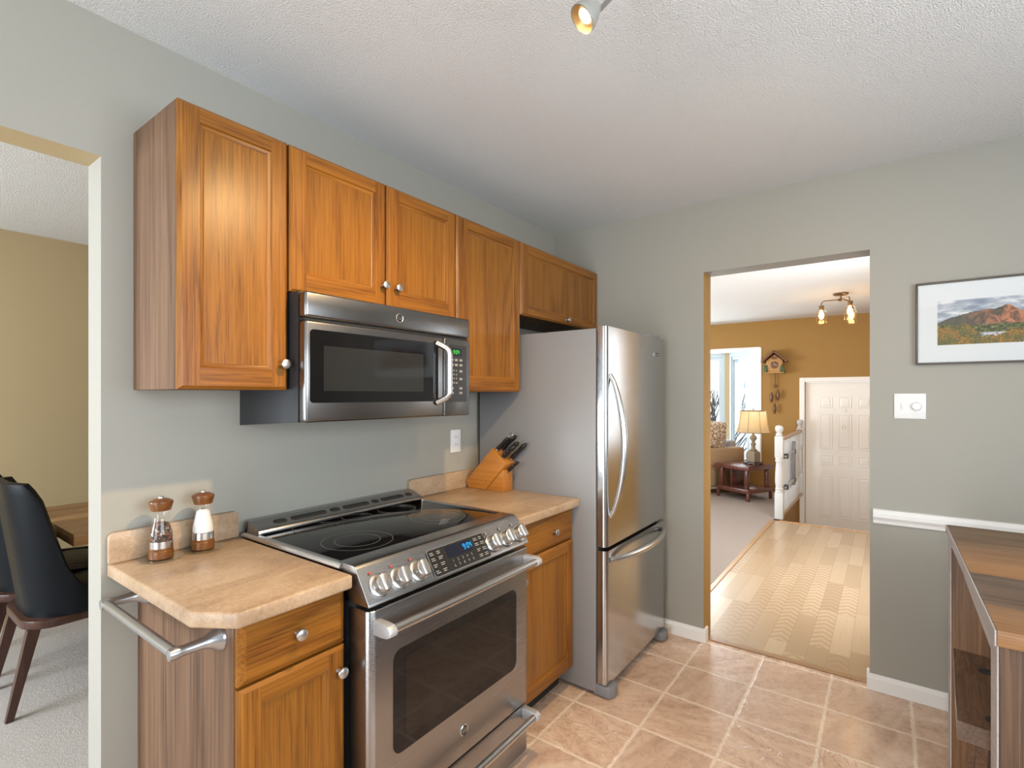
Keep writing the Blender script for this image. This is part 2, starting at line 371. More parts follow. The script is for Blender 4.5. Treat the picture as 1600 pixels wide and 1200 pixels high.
def shade_mat():
    t = NT('linen_lamp_shade')
    c = t.coord(scale=(1, 1, 1)); n = t.noise(t.coord(scale=(300, 300, 30)), 1, 2)
    col = t.mix(n, (0.80, 0.66, 0.44), (0.70, 0.54, 0.33))
    d = t.n('BsdfDiffuse', {'Color': col}); tr = t.n('BsdfTranslucent', {'Color': col})
    mx = t.n('MixShader', {0: 0.55, 1: d.outputs[0], 2: tr.outputs[0]})
    t.t.links.new(mx.outputs[0], t.out.inputs[0]); return t.m
M['shade'] = shade_mat()

def pillow_mat():
    t = NT('patterned_pillow_cloth'); c = t.coord(rand=1)
    v = t.n('TexVoronoi', {'Vector': c, 'Scale': 28.0}); n = t.noise(c, 30, 2)
    col = t.ramp(t.math('ADD', v.outputs['Distance'], t.math('MULTIPLY', n, 0.5)),
                 [(0.40, (0.20, 0.10, 0.05)), (0.55, (0.62, 0.42, 0.25)), (0.68, (0.28, 0.22, 0.20)), (0.85, (0.70, 0.62, 0.50))], 'CONSTANT')
    return t.bsdf(col, 0.9, 0, 0.1)
M['pillow'] = pillow_mat()

# ---------------------------------------------------------------- mesh helpers
class MB:
    def __init__(s): s.bm = bmesh.new()
    def _merge(s, b, mat, X):
        if X is not None: bmesh.ops.transform(b, matrix=X, verts=b.verts)
        bmesh.ops.recalc_face_normals(b, faces=b.faces)
        mp = [s.bm.verts.new(v.co) for v in b.verts]
        b.verts.index_update()
        for f in b.faces:
            try:
                g = s.bm.faces.new([mp[v.index] for v in f.verts]); g.material_index = mat if mat is not None else f.material_index
            except ValueError: pass
        b.free(); return s
    def box(s, x0, x1, y0, y1, z0, z1, bev=0.0, seg=2, mat=0, X=None):
        b = bmesh.new(); bmesh.ops.create_cube(b, size=1.0)
        bmesh.ops.transform(b, matrix=Matrix.Translation(((x0 + x1) / 2, (y0 + y1) / 2, (z0 + z1) / 2)) @ Matrix.Diagonal((abs(x1 - x0), abs(y1 - y0), abs(z1 - z0), 1)), verts=b.verts)
        if bev: bmesh.ops.bevel(b, geom=b.edges[:], offset=bev, segments=seg, affect='EDGES', profile=0.5, clamp_overlap=True)
        return s._merge(b, mat, X)
    def prism(s, poly, axis, a, c, bev=0.0, seg=2, mat=0, X=None):
        """poly: 2D points in the two other axes (in xyz order), extruded from a to c along axis."""
        b = bmesh.new()
        def P(p, h):
            l = list(p); l.insert(axis, h); return l
        v0 = [b.verts.new(P(p, a)) for p in poly]; v1 = [b.verts.new(P(p, c)) for p in poly]
        b.faces.new(v0); b.faces.new(v1[::-1]); n = len(poly)
        for i in range(n): b.faces.new((v0[i], v1[i], v1[(i + 1) % n], v0[(i + 1) % n]))
        bmesh.ops.recalc_face_normals(b, faces=b.faces)
        if bev: bmesh.ops.bevel(b, geom=b.edges[:], offset=bev, segments=seg, affect='EDGES', profile=0.5, clamp_overlap=True)
        return s._merge(b, mat, X)
    def lathe(s, prof, c=(0, 0, 0), axis=(0, 0, 1), seg=24, mat=0, cap=True, sq=None):
        b = bmesh.new(); rings = []
        for r, z in prof:
            rings.append([b.verts.new((r * math.cos(2 * PI * i / seg), r * math.sin(2 * PI * i / seg), z)) for i in range(seg)])
        for A, B_ in zip(rings, rings[1:]):
            for i in range(seg): b.faces.new((A[i], A[(i + 1) % seg], B_[(i + 1) % seg], B_[i]))
        if cap:
            if prof[0][0] > 1e-5: b.faces.new(rings[0][::-1])
            if prof[-1][0] > 1e-5: b.faces.new(rings[-1])
        bmesh.ops.remove_doubles(b, verts=b.verts, dist=1e-6)
        q = Vector((0, 0, 1)).rotation_difference(Vector(axis).normalized()).to_matrix().to_4x4()
        return s._merge(b, mat, Matrix.Translation(c) @ q)
    def tube(s, pts, r, seg=10, mat=0, cap=True, flat=1.0):
        pts = [Vector(p) for p in pts]; n = len(pts)
        rr = r if isinstance(r, (list, tuple)) else [r] * n
        b = bmesh.new(); rings = []; up = None
        for i, p in enumerate(pts):
            d = (pts[min(i + 1, n - 1)] - pts[max(i - 1, 0)]).normalized()
            if up is None:
                up = Vector((0, 0, 1)) if abs(d.z) < 0.9 else Vector((1, 0, 0))
            a = d.cross(up).normalized(); up = a.cross(d).normalized()
            rings.append([b.verts.new(p + a * (rr[i] * math.cos(2 * PI * k / seg)) + up * (rr[i] * flat * math.sin(2 * PI * k / seg))) for k in range(seg)])
        for A, B_ in zip(rings, rings[1:]):
            for i in range(seg): b.faces.new((A[i], A[(i + 1) % seg], B_[(i + 1) % seg], B_[i]))
        if cap: b.faces.new(rings[0][::-1]); b.faces.new(rings[-1])
        return s._merge(b, mat, None)
    def ball(s, c, r, sc=(1, 1, 1), seg=16, mat=0, X=None):
        b = bmesh.new(); bmesh.ops.create_uvsphere(b, u_segments=seg, v_segments=seg // 2 + 2, radius=r)
        T = Matrix.Translation(c) @ Matrix.Diagonal((*sc, 1))
        return s._merge(b, mat, T if X is None else X @ T)
    def faces(s, verts, faces, mats=None):
        vs = [s.bm.verts.new(v) for v in verts]
        for k, f in enumerate(faces):
            g = s.bm.faces.new([vs[i] for i in f]); g.material_index = mats[k] if mats else 0
        return s

def base_of(o):
    while o is not None and o.parent is not None: o = o.parent
    return o
def obj(name, mb, mats, parent=None, angle=35, local=False, smooth=True, at=None):
    """Links one mesh object. Geometry is written in place coordinates unless local."""
    bm = mb.bm if isinstance(mb, MB) else mb
    r = base_of(parent)
    if not local:
        off = r.location if r is not None else Vector(at or (0, 0, 0))
        bmesh.ops.translate(bm, vec=-Vector(off), verts=bm.verts)
    me = bpy.data.meshes.new(name); bm.to_mesh(me); bm.free()
    for m in (mats if isinstance(mats, (list, tuple)) else [mats]): me.materials.append(m)
    if smooth:
        me.polygons.foreach_set('use_smooth', [True] * len(me.polygons))
        me.set_sharp_from_angle(angle=R(angle))
    o = bpy.data.objects.new(name, me); COL.objects.link(o)
    if parent is not None: o.parent = parent
    elif at is not None: o.location = at
    return o
def tag(o, label, cat, group=None, kind=None):
    if label: o['label'] = label
    if cat: o['category'] = cat
    if group: o['group'] = group
    if kind: o['kind'] = kind
    return o
def thing(name, label, cat, loc=(0, 0, 0), rotz=0.0, group=None):
    o = bpy.data.objects.new(name, None); COL.objects.link(o); o.empty_display_size = 0.05
    o.location = loc; o.rotation_euler = (0, 0, rotz)
    return tag(o, label, cat, group)
def struct(name, mb, mats, smooth=False, label=None):
    o = obj(name, mb, mats, smooth=smooth); o['kind'] = 'structure'
    if label: o['label'] = label
    return o
def dup(root, loc, rotz=None, label=None):
    r = root.copy(); COL.objects.link(r); r.location = loc
    if rotz is not None: r.rotation_euler = (0, 0, rotz)
    if label: r['label'] = label
    for ch in list(root.children):
        c = ch.copy(); COL.objects.link(c); c.parent = r
        for g in list(ch.children):
            d = g.copy(); COL.objects.link(d); d.parent = c
    return r
def text(name, body, size, X, mat, parent, ext=0.0006, shear=0.0, align='CENTER'):
    cu = bpy.data.curves.new(name, 'FONT'); cu.body = body; cu.size = size; cu.extrude = ext
    cu.align_x = align; cu.align_y = 'CENTER'; cu.shear = shear; cu.resolution_u = 4
    to = bpy.data.objects.new(name + '_curve', cu); COL.objects.link(to)
    bpy.context.view_layer.update()
    dg = bpy.context.evaluated_depsgraph_get()
    me = bpy.data.meshes.new_from_object(to.evaluated_get(dg))
    bpy.data.objects.remove(to)
    bm = bmesh.new(); bm.from_mesh(me); bmesh.ops.transform(bm, matrix=X, verts=bm.verts)
    return obj(name, bm, mat, parent)
def face_X(origin, right, up):
    r, u = Vector(right).normalized(), Vector(up).normalized(); n = r.cross(u)
    m = Matrix.Identity(4)
    for i in range(3): m[i][0], m[i][1], m[i][2], m[i][3] = r[i], u[i], n[i], origin[i]
    return m
SEG = {'0': 'abcdef', '4': 'fgbc', '9': 'abcdfg', '1': 'bc'}
def digits(mb, s, h, X):
    w, t = h * 0.52, h * 0.13; x = 0.0
    for ch in s:
        if ch == ':':
            for yy in (0.3, 0.7): mb.box(x, x + t, yy * h - t / 2, yy * h + t / 2, 0, 0.0006, X=X)
            x += t * 2.2; continue
        S = {'a': (t * .6, w - t * .6, h - t, h), 'd': (t * .6, w - t * .6, 0, t), 'g': (t * .6, w - t * .6, h / 2 - t / 2, h / 2 + t / 2),
             'f': (0, t, h / 2 + t * .3, h - t * .4), 'e': (0, t, t * .4, h / 2 - t * .3), 'b': (w - t, w, h / 2 + t * .3, h - t * .4), 'c': (w - t, w, t * .4, h / 2 - t * .3)}
        for k in SEG[ch]:
            a, b_, c, d = S[k]; mb.box(x + a, x + b_, c, d, 0, 0.0006, X=X)
        x += w + t * 1.3
def rrect(x0, x1, z0, z1, r, n=6):
    P = []
    for cx, cz, a in ((x1 - r, z1 - r, 0), (x0 + r, z1 - r, 90), (x0 + r, z0 + r, 180), (x1 - r, z0 + r, 270)):
        for i in range(n + 1):
            t = R(a + 90 * i / n); P.append((cx + r * math.cos(t), cz + r * math.sin(t)))
    return P
def slab(mb, x0, x1, z0, z1, yf, yb, r, n=6, mat=0, bev=0.0):
    """rounded rectangle facing -Y, from yf back to yb"""
    return mb.prism(rrect(x0, x1, z0, z1, r, n), 1, yf, yb, bev=bev, mat=mat)

# ---------------------------------------------------------------- setting
CE = 2.491
JY0, JY1, JZ = -0.9863, -1.7573, 2.0977
BX = 2.1015
w = MB().prism([(-3.1, 0), (-1.35, 0), (-1.35, 2.0895), (-0.3893, 2.0895), (-0.3893, 0), (2.2415, 0), (2.2415, CE), (-3.1, CE)], 1, 0.0, 0.1145)
w.bm.normal_update()
for f in w.bm.faces:
    c_ = f.calc_center_median()
    if abs(c_.z - 2.0895) < 1e-3 or abs(c_.y - 0.1145) < 1e-4: f.material_index = 1
struct('wall_left', w, [M['wall'], M['tan']])
def wall_back():
    mb = MB()
    mb.prism([(-3.4, 0), (JY1, 0), (JY1, JZ), (JY0, JZ), (JY0, 0), (0.0, 0), (0.0, CE), (-3.4, CE)], 0, BX, 2.2415)
    for f in mb.bm.faces:
        c = f.calc_center_median(); n = f.normal
        if abs(c.x - 2.2415) < 1e-4: f.material_index = 1
        elif abs(c.y - JY0) < 1e-4 and c.z < JZ: f.material_index = 1
    return mb
struct('wall_back', wall_back(), [M['wall'], M['ochre']])
# opposite kitchen wall with a window, and end wall with a patio door opening
def hole_wall(axis, p, q, lo, hi, h0, h1, z0, z1, top=CE, zb=0.0):
    mb = MB()
    def pr(a0, a1, c0, c1):
        if axis == 0: mb.box(p, q, a0, a1, c0, c1)
        else: mb.box(a0, a1, p, q, c0, c1)
    pr(lo, h0, zb, top); pr(h1, hi, zb, top); pr(h0, h1, z1, top)
    if z0 > zb: pr(h0, h1, zb, z0)
    return mb
struct('wall_right', hole_wall(1, -3.5, -3.4, -3.1, 2.2415, -1.8, 0.8, 0.98, 2.13), M['wall'])
struct('wall_rear', hole_wall(0, -3.2, -3.1, -3.5, 0.0, -1.95, -0.35, 0.02, 2.15), M['wall'])
struct('wall_dining_end', hole_wall(0, -3.2, -3.1, 0.0, 2.95, 0.55, 2.15, 0.6, 2.1), M['tan'])
struct('wall_dining', MB().box(-3.2, 2.2415, 2.85, 2.95, 0, CE), M['tan'])
struct('wall_dining_side', MB().box(2.1415, 2.2415, 0.1145, 2.85, 0, CE), M['tan'])
struct('wall_living_side', hole_wall(1, 3.5, 3.6, 2.2415, 8.2, 2.55, 5.15, 0.55, 2.15), M['ochre'])
struct('wall_living_end', MB().box(2.1415, 2.2415, 2.95, 3.6, 0, CE), M['ochre'])
struct('wall_foyer', hole_wall(1, -2.3, -2.2, 2.2415, 7.5, 2.55, 3.95, 0.9, 2.1, CE, -0.42), M['ochre'])  # unseen wall; its opening is added to let the door fill in
mb = MB()
for a in ((2.55, 2.6), (3.9, 3.95), (3.22, 3.28)): mb.box(a[0], a[1], -2.28, -2.23, 0.9, 2.1)
mb.box(2.55, 3.95, -2.28, -2.23, 0.9, 0.95); mb.box(2.55, 3.95, -2.28, -2.23, 2.05, 2.1)
struct('added_window', mb, M['trim'])  # unseen window frame, added around the opening of the door fill
# far wall, with bay opening and entry door opening
FX = 7.36
DY0, DY1, DZ0, DZ1 = -0.898, -1.82, -0.42, 1.585
BY0, BY1, BZ0, BZ1 = -0.333, 2.10, 0.42, 2.095
fw = MB()
fw.prism([(-2.3, -0.42), (DY1, -0.42), (DY1, DZ1), (DY0, DZ1), (DY0, -0.42), (BY0, -0.42), (BY0, CE), (-2.3, CE)], 0, FX, FX + 0.12)
fw.box(FX, FX + 0.12, BY0, BY1, BZ1, CE); fw.box(FX, FX + 0.12, BY0, BY1, -0.42, BZ0); fw.box(FX, FX + 0.12, BY1, 3.5, -0.42, CE)
struct('wall_far', fw, M['ochre'])
# floors
struct('floor', MB().box(-3.1, 2.165, -3.4, 0.0, -0.05, 0.0), M['tile'])
struct('floor_dining', MB().box(-3.1, 2.1415, 0.0, 2.85, -0.05, 0.0), M['carpet'])
struct('floor_foyer', MB().box(2.165, 5.46, -2.2, -0.795, -0.05, 0.0), M['laminate'])
struct('floor_living', MB().box(2.2415, 7.36, -0.795, 3.5, -0.05, 0.0), M['carpet2'])
struct('floor_entry', MB().box(5.46, 7.48, -2.2, -0.80, -0.47, -0.42), M['laminate'])
struct('wall_stair_side', MB().box(5.46, 7.36, -0.80, -0.72, -0.42, -0.0505), M['ochre'])
struct('floor_steps', MB().prism([(5.46, -0.42), (5.46, -0.051), (5.48, -0.051), (5.48, -0.14), (5.74, -0.14), (5.74, -0.28), (6.00, -0.28), (6.00, -0.42)], 1, -2.2, -0.801), M['laminate'])
struct('trim_1', MB().box(2.145, 2.185, JY1, JY0, 0.0, 0.006, 0.002), M['threshold'])
struct('trim_2', MB().box(2.2415, 5.46, -0.815, -0.78, 0.0, 0.007, 0.003), M['railwood'])
struct('trim_3', MB().box(5.43, 5.475, -2.2, -0.86, -0.03, 0.008, 0.006), M['railwood'])
struct('ceiling', MB().box(-3.2, 7.5, -3.5, 3.6, CE, CE + 0.08), M['ceiling'])
# baseboards and chair rail
def skirting(mb, x, y0, y1, h=0.075, d=0.012):
    mb.prism([(x, 0.001), (x - d, 0.001), (x - d, h * 0.72), (x - d * 0.75, h * 0.80), (x - d * 0.5, h), (x, h)], 1, y0, y1)
mb = MB(); mb.prism([(BX, 0.001), (BX - 0.012, 0.001), (BX - 0.012, 0.058), (BX - 0.008, 0.064), (BX - 0.005, 0.078), (BX, 0.078)], 1, JY0 - 0.012, -0.02)
mb.box(BX + 0.0005, 2.15, JY0 - 0.012, JY0 - 0.0005, 0.001, 0.078, 0.002)
struct('baseboard_left', mb, M['trim'])
mb = MB(); mb.prism([(BX, 0.001), (BX - 0.012, 0.001), (BX - 0.012, 0.058), (BX - 0.008, 0.064), (BX - 0.005, 0.078), (BX, 0.078)], 1, -3.38, JY1 + 0.012)
mb.box(BX + 0.0005, 2.15, JY1 + 0.0005, JY1 + 0.012, 0.001, 0.078, 0.002)
struct('baseboard_right', mb, M['trim'])
mb = MB(); mb.prism([(BX, 0.795), (BX - 0.010, 0.797), (BX - 0.013, 0.812), (BX - 0.024, 0.828), (BX - 0.024, 0.846), (BX - 0.014, 0.862), (BX, 0.864)], 1, -3.38, JY1 - 0.013)
struct('trim_4', mb, M['trim'], label='white chair rail')
# kitchen and dining window frames (daylight side of the room)
def frame_x(name, x, y0, y1, z0, z1, bars=1, d=0.05):
    mb = MB(); t = 0.05
    mb.box(x - d, x, y0, y1, z0, z0 + t); mb.box(x - d, x, y0, y1, z1 - t, z1)
    mb.box(x - d, x, y0, y0 + t, z0, z1); mb.box(x - d, x, y1 - t, y1, z0, z1)
    for k in range(bars):
        yy = y0 + (y1 - y0) * (k + 1) / (bars + 1); mb.box(x - d, x, yy - 0.03, yy + 0.03, z0, z1)
    return struct(name, mb, M['trim'])
frame_x('window_1', -3.11, -1.95, -0.35, 0.02, 2.15); frame_x('window_2', -3.11, 0.55, 2.15, 0.6, 2.1)
mb = MB()
for a in ((-1.8, -1.75), (0.75, 0.8), (-0.53, -0.47)): mb.box(a[0], a[1], -3.46, -3.41, 0.98, 2.13)
mb.box(-1.8, 0.8, -3.46, -3.41, 0.98, 1.03); mb.box(-1.8, 0.8, -3.46, -3.41, 2.08, 2.13)
struct('window_3', mb, M['trim'])
mb = MB()
for a in ((2.55, 2.6), (5.1, 5.15), (3.82, 3.88)): mb.box(a[0], a[1], 3.53, 3.58, 0.55, 2.15)
mb.box(2.55, 5.15, 3.53, 3.58, 0.55, 0.6); mb.box(2.55, 5.15, 3.53, 3.58, 2.1, 2.15)
struct('window_4', mb, M['trim'])
# bay window: angled right side, front, seat and bay ceiling
S2 = math.sqrt(0.5)
bayX, bayY = FX + 0.62, BY0 + 0.62
def on_angle(t0, t1, d0, d1, z0, z1, mb, bev=0.004):
    """box along the angled side: t along the side in x metres, d depth outwards"""
    X = Matrix.Translation((FX, BY0, 0)) @ Matrix.Rotation(R(45), 4, 'Z')
    mb.box(t0 / S2, t1 / S2, -d1, -d0, z0, z1, bev, X=X)
mb = MB(); on_angle(0.0, 0.205, 0.0, 0.06, BZ0, BZ1, mb, 0)
struct('wall_bay', mb, M['trim'])
mb = MB()
for a in ((0.205, 0.24), (0.535, 0.57)): on_angle(a[0], a[1], -0.004, 0.06, BZ0, BZ1, mb)
on_angle(0.24, 0.535, -0.004, 0.06, BZ1 - 0.075, BZ1, mb); on_angle(0.24, 0.535, -0.004, 0.06, BZ0, BZ0 + 0.08, mb)
for a in ((0.24, 0.258), (0.517, 0.535)): on_angle(a[0], a[1], 0.012, 0.05, BZ0 + 0.08, BZ1 - 0.075, mb)
on_angle(0.258, 0.517, 0.012, 0.05, BZ1 - 0.12, BZ1 - 0.075, mb)
o5 = struct('window_5', mb, M['vinyl'])
mb = MB(); on_angle(0.258, 0.517, 0.028, 0.033, BZ0 + 0.08, BZ1 - 0.12, mb, 0); obj('pane', mb, M['pane'], o5, smooth=False)
mb = MB(); mb.box(bayX - 0.03, bayX + 0.06, bayY - 0.05, bayY + 0.03, BZ0, BZ1)
struct('trim_5', mb, M['tan'])
mb = MB()
for a, b_ in ((bayY + 0.03, bayY + 0.085), (1.36, 1.42)): mb.box(bayX, bayX + 0.06, a, b_, BZ0, BZ1, 0.004)
mb.box(bayX, bayX + 0.06, bayY + 0.085, 1.36, BZ1 - 0.075, BZ1, 0.004); mb.box(bayX, bayX + 0.06, bayY + 0.085, 1.36, BZ0, BZ0 + 0.08, 0.004)
mb.box(bayX + 0.01, bayX + 0.05, bayY + 0.085, bayY + 0.13, BZ0 + 0.08, BZ1 - 0.075, 0.003)
mb.box(bayX + 0.01, bayX + 0.05, bayY + 0.13, 1.36, BZ1 - 0.12, BZ1 - 0.075, 0.003)
o6 = struct('window_6', mb, M['vinyl'])
mb = MB(); mb.box(bayX + 0.028, bayX + 0.033, bayY + 0.13, 1.36, BZ0 + 0.08, BZ1 - 0.12); obj('pane', mb, M['pane'], o6, smooth=False)
mb = MB(); mb.prism([(FX, BY0), (FX + 0.66, BY0 + 0.58), (FX + 0.68, 1.45), (FX, 2.1)], 2, BZ1 - 0.004, BZ1 - 0.0005); struct('ceiling_bay', mb, M['trim'])
mb = MB(); mb.prism([(FX + 0.001, BY0), (FX + 0.66, BY0 + 0.58), (FX + 0.68, 1.45), (FX + 0.001, 2.1)], 2, BZ0 - 0.06, BZ0); struct('trim_6', mb, M['trim'])
mb = MB(); mb.box(FX - 0.012, FX, BY0 - 0.008, BY0 + 0.012, BZ0, BZ1 + 0.012, 0.003); mb.box(FX - 0.012, FX, BY0 + 0.012, BY1, BZ1, BZ1 + 0.02, 0.003)
struct('trim_7', mb, M['trim'])
# entry door
dr = MB(); dx = FX + 0.03
dr.box(dx, dx + 0.045, DY1 + 0.006, DY0 - 0.006, DZ0 + 0.01, DZ1 - 0.006, 0.003)
def dpanel(mb, y0, y1, z0, z1):
    P = []
    for ins, dd in ((0, -0.0005), (0.008, -0.006), (0.020, -0.0015), (0.040, -0.0075)):
        P.append([(dx + dd, y0 - ins * 0 + (ins if y0 < y1 else -ins), z0 + ins), (dx + dd, y1 - (ins if y0 < y1 else -ins), z0 + ins),
                  (dx + dd, y1 - (ins if y0 < y1 else -ins), z1 - ins), (dx + dd, y0 + (ins if y0 < y1 else -ins), z1 - ins)])
    vs = [v for r in P for v in r]; fs = []
    for k in range(3):
        for i in range(4): fs.append((k * 4 + i, k * 4 + (i + 1) % 4, k * 4 + 4 + (i + 1) % 4, k * 4 + 4 + i))
    fs.append((12, 13, 14, 15)); mb.faces(vs, fs)
for cy in (-1.152, -1.37, -1.59):
    for z0, z1 in ((1.225, 1.378), (0.655, 1.14), (0.435, 0.575), (-0.29, 0.29)):
        dpanel(dr, cy - 0.078, cy + 0.078, z0, z1)
door = struct('door_1', dr, M['door_bright'], smooth=False)
door['label'] = 'white nine column panelled entry door below the railing'
k = MB(); k.lathe([(0.012, 0), (0.012, 0.006), (0.007, 0.010), (0, 0.010)], (dx - 0.0005, -1.37, 1.188), (-1, 0, 0), 14); obj('peephole', k, M['chrome'], door)
k = MB(); k.lathe([(0.016, 0), (0.018, 0.008), (0.010, 0.018), (0, 0.019)], (dx - 0.0005, -1.356, 0.962), (-1, 0, 0), 14); obj('door_knocker', k, M['chrome'], door)
cs = MB()
cs.box(FX - 0.018, FX, DY0, DY0 + 0.065, DZ0, DZ1 + 0.062, 0.005); cs.box(FX - 0.018, FX, DY1 - 0.065, DY0, DZ1, DZ1 + 0.062, 0.005); cs.box(FX - 0.018, FX, DY1 - 0.065, DY1, DZ0, DZ1, 0.005)
struct('trim_8', cs, M['door_bright'], label='white door casing')
# outside
struct('ground', MB().box(7.6, 40, -20, 25, -1.25, -1.2), M['lawn'])
nh = thing('neighbour_house', 'white neighbouring house seen through the angled bay pane', 'house', (15.0, 0.0, -1.2))
obj('wall', MB().box(15.0, 19.0, -3.5, 1.88, -1.2, 4.2), M['house_white'], nh, smooth=False)
mb = MB()
for a in ((1.36, 1.42), (1.66, 1.76)): mb.box(14.95, 15.0, a[0], a[1], 1.65, 2.72)
for b_ in ((1.62, 1.76), (2.48, 2.74)): mb.box(14.95, 15.0, 1.36, 1.76, b_[0], b_[1])
obj('window', mb, M['house_blue'], nh, smooth=False)

# ---------------------------------------------------------------- cabinet fronts
def knob_mesh(c, axis=(0, -1, 0), s=1.0):
    return MB().lathe([(0.0075 * s, 0), (0.0065 * s, 0.004), (0.0052 * s, 0.012), (0.0075 * s, 0.016), (0.0135 * s, 0.019), (0.0152 * s, 0.0225), (0.0140 * s, 0.026), (0.0085 * s, 0.0285), (0, 0.0292)], c, axis, 20)
def panel_door(name, parent, x0, x1, z0, z1, yb, yf, sl=0.052, sr=0.052, st=0.046, sb=0.058, knob=None, horiz=False):
    """frame and recessed panel door facing -Y; stiles upright grain, rails level grain"""
    E = 0.007
    verts, faces, mats = [], [], []
    def ring(i0, i1, i2, i3, y): # left, right, bottom, top insets
        k = len(verts); verts.extend([(x0 + i0, y, z0 + i2), (x1 - i1, y, z0 + i2), (x1 - i1, y, z1 - i3), (x0 + i0, y, z1 - i3)]); return k
    a = ring(0, 0, 0, 0, yb); b_ = ring(0, 0, 0, 0, yf + 0.008); c = ring(E * .6, E * .6, E * .6, E * .6, yf + 0.0045); c2 = ring(E * 1.3, E * 1.3, E * 1.3, E * 1.3, yf)
    d = ring(sl, sr, sb, st, yf); e = ring(sl + .003, sr + .003, sb + .003, st + .003, yf + .005)
    f = ring(sl + .010, sr + .010, sb + .010, st + .010, yf + .0065); g = ring(sl + .014, sr + .014, sb + .014, st + .014, yf + .0095)
    def quads(p, q, mm=(1, 0, 1, 0)):
        for i in range(4):
            faces.append((p + i, p + (i + 1) % 4, q + (i + 1) % 4, q + i)); mats.append(mm[i])
    faces.append((a, a + 3, a + 2, a + 1)); mats.append(0)
    quads(a, b_); quads(b_, c); quads(c, c2)
    # butt jointed frame face
    k = len(verts)
    verts.extend([(x0 + sl, yf, z0 + E * 1.3), (x0 + sl, yf, z1 - E * 1.3), (x1 - sr, yf, z0 + E * 1.3), (x1 - sr, yf, z1 - E * 1.3)])
    faces.extend([(c2, k, d, d + 3, k + 1, c2 + 3), (k + 2, c2 + 1, c2 + 2, k + 3, d + 2, d + 1), (k, k + 2, d + 1, d), (d + 3, d + 2, k + 3, k + 1)]); mats.extend([0, 0, 1, 1])
    quads(d, e); quads(e, f); quads(f, g)
    faces.append((g, g + 1, g + 2, g + 3)); mats.append(2)
    mb = MB().faces(verts, faces, mats); bmesh.ops.recalc_face_normals(mb.bm, faces=mb.bm.faces)
    o = obj(name, mb, [M['oak_v'], M['oak_h'], M['oak_p']], parent, angle=25)
    if knob: obj('knob', knob_mesh((knob[0], yf, knob[1])), M['nickel'], o)
    return o
def drawer_front(parent, x0, x1, z0, z1, yb, yf, knob):
    verts, faces = [], []
    def ring(i, y):
        k = len(verts); verts.extend([(x0 + i, y, z0 + i), (x1 - i, y, z0 + i), (x1 - i, y, z1 - i), (x0 + i, y, z1 - i)]); return k
    rs = [ring(0, yb), ring(0, yf + .010), ring(.005, yf + .006), ring(.016, yf)]
    faces.append((0, 3, 2, 1))
    for p, q in zip(rs, rs[1:]):
        for i in range(4): faces.append((p + i, p + (i + 1) % 4, q + (i + 1) % 4, q + i))
    faces.append(tuple(range(rs[-1], rs[-1] + 4)))
    mb = MB().faces(verts, faces); bmesh.ops.recalc_face_normals(mb.bm, faces=mb.bm.faces)
    o = obj('drawer', mb, M['oak_h'], parent, angle=25)
    obj('knob', knob_mesh((knob[0], yf, knob[1])), M['nickel'], o); return o

YD, YB = -0.323, -0.303
def body(parent, x0, x1, y0, y1, z0, z1, name='body'):
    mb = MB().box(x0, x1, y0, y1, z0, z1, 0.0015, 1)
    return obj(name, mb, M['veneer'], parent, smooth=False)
GW = 'oak wall cabinets'
c = thing('wall_cabinet', 'tall oak wall cabinet with one door, at the left end beside the dining opening', 'cabinet', (-0.158, 0, 1.4175), group=GW)
body(c, -0.3115, -0.004, YB, -0.001, 1.4175, 2.1874)
panel_door('door', c, -0.3105, -0.006, 1.4185, 2.1864, YB + 0.0005, YD, knob=(-0.026, 1.497))
c = thing('wall_cabinet', 'short double door oak wall cabinet right above the microwave', 'cabinet', (0.38, 0, 1.727), group=GW)
body(c, -0.002, 0.760, YB, -0.001, 1.7265, 2.1874)
panel_door('door', c, 0.0, 0.379, 1.727, 2.1864, YB + 0.0005, YD, 0.056, 0.05, knob=(0.362, 1.806))
panel_door('door', c, 0.385, 0.760, 1.727, 2.1864, YB + 0.0005, YD, 0.056, 0.05, knob=(0.424, 1.806))
c = thing('wall_cabinet', 'tall oak wall cabinet between the microwave and the fridge', 'cabinet', (1.0, 0, 1.4175), group=GW)
body(c, 0.764, 1.2424, YB, -0.001, 1.4175, 2.1874)
panel_door('door', c, 0.766, 1.2414, 1.4185, 2.1864, YB + 0.0005, YD, 0.07, 0.057, knob=(0.800, 1.495))
c = thing('wall_cabinet', 'wide low oak cabinet hung above the stainless fridge', 'cabinet', (1.67, 0, 1.813), group=GW)
body(c, 1.245, 2.0965, YB, -0.001, 1.813, 2.1874)
panel_door('door', c, 1.2455, 2.0955, 1.813, 2.1864, YB + 0.0005, YD, 0.062, 0.05, 0.05, 0.04, knob=(1.702, 1.838))

# ---------------------------------------------------------------- microwave
YM = -0.405
mw = thing('microwave', 'stainless over-the-range microwave under the short oak cabinet', 'microwave', (0.376, 0, 1.295))
mb = MB().prism([(-0.001, 1.297), (-0.365, 1.318), (-0.365, 1.7225), (-0.001, 1.7225)], 0, 0.001, 0.756)
obj('body', mb, M['blackmetal'], mw, smooth=False)
def bezel(z0, z1, name, bev=0.009):
    mb = MB().box(0.001, 0.756, YM, -0.366, z0, z1, bev, 3); return obj(name, mb, M['steel_dark'], mw)
bezel(1.640, 1.7205, 'vent_panel'); 
mb = MB().box(0.006, 0.75, YM + 0.012, -0.366, 1.6325, 1.6395); obj('vent_gap', mb, M['dark_in'], mw, smooth=False)
mb = MB().box(0.001, 0.600, YM, -0.366, 1.318, 1.632, 0.009, 3); dr = obj('door', mb, M['steel_dark'], mw)
mb = MB().box(0.602, 0.756, YM, -0.366, 1.318, 1.632, 0.006, 3); cp = obj('control_panel', mb, M['steel_dark'], mw)
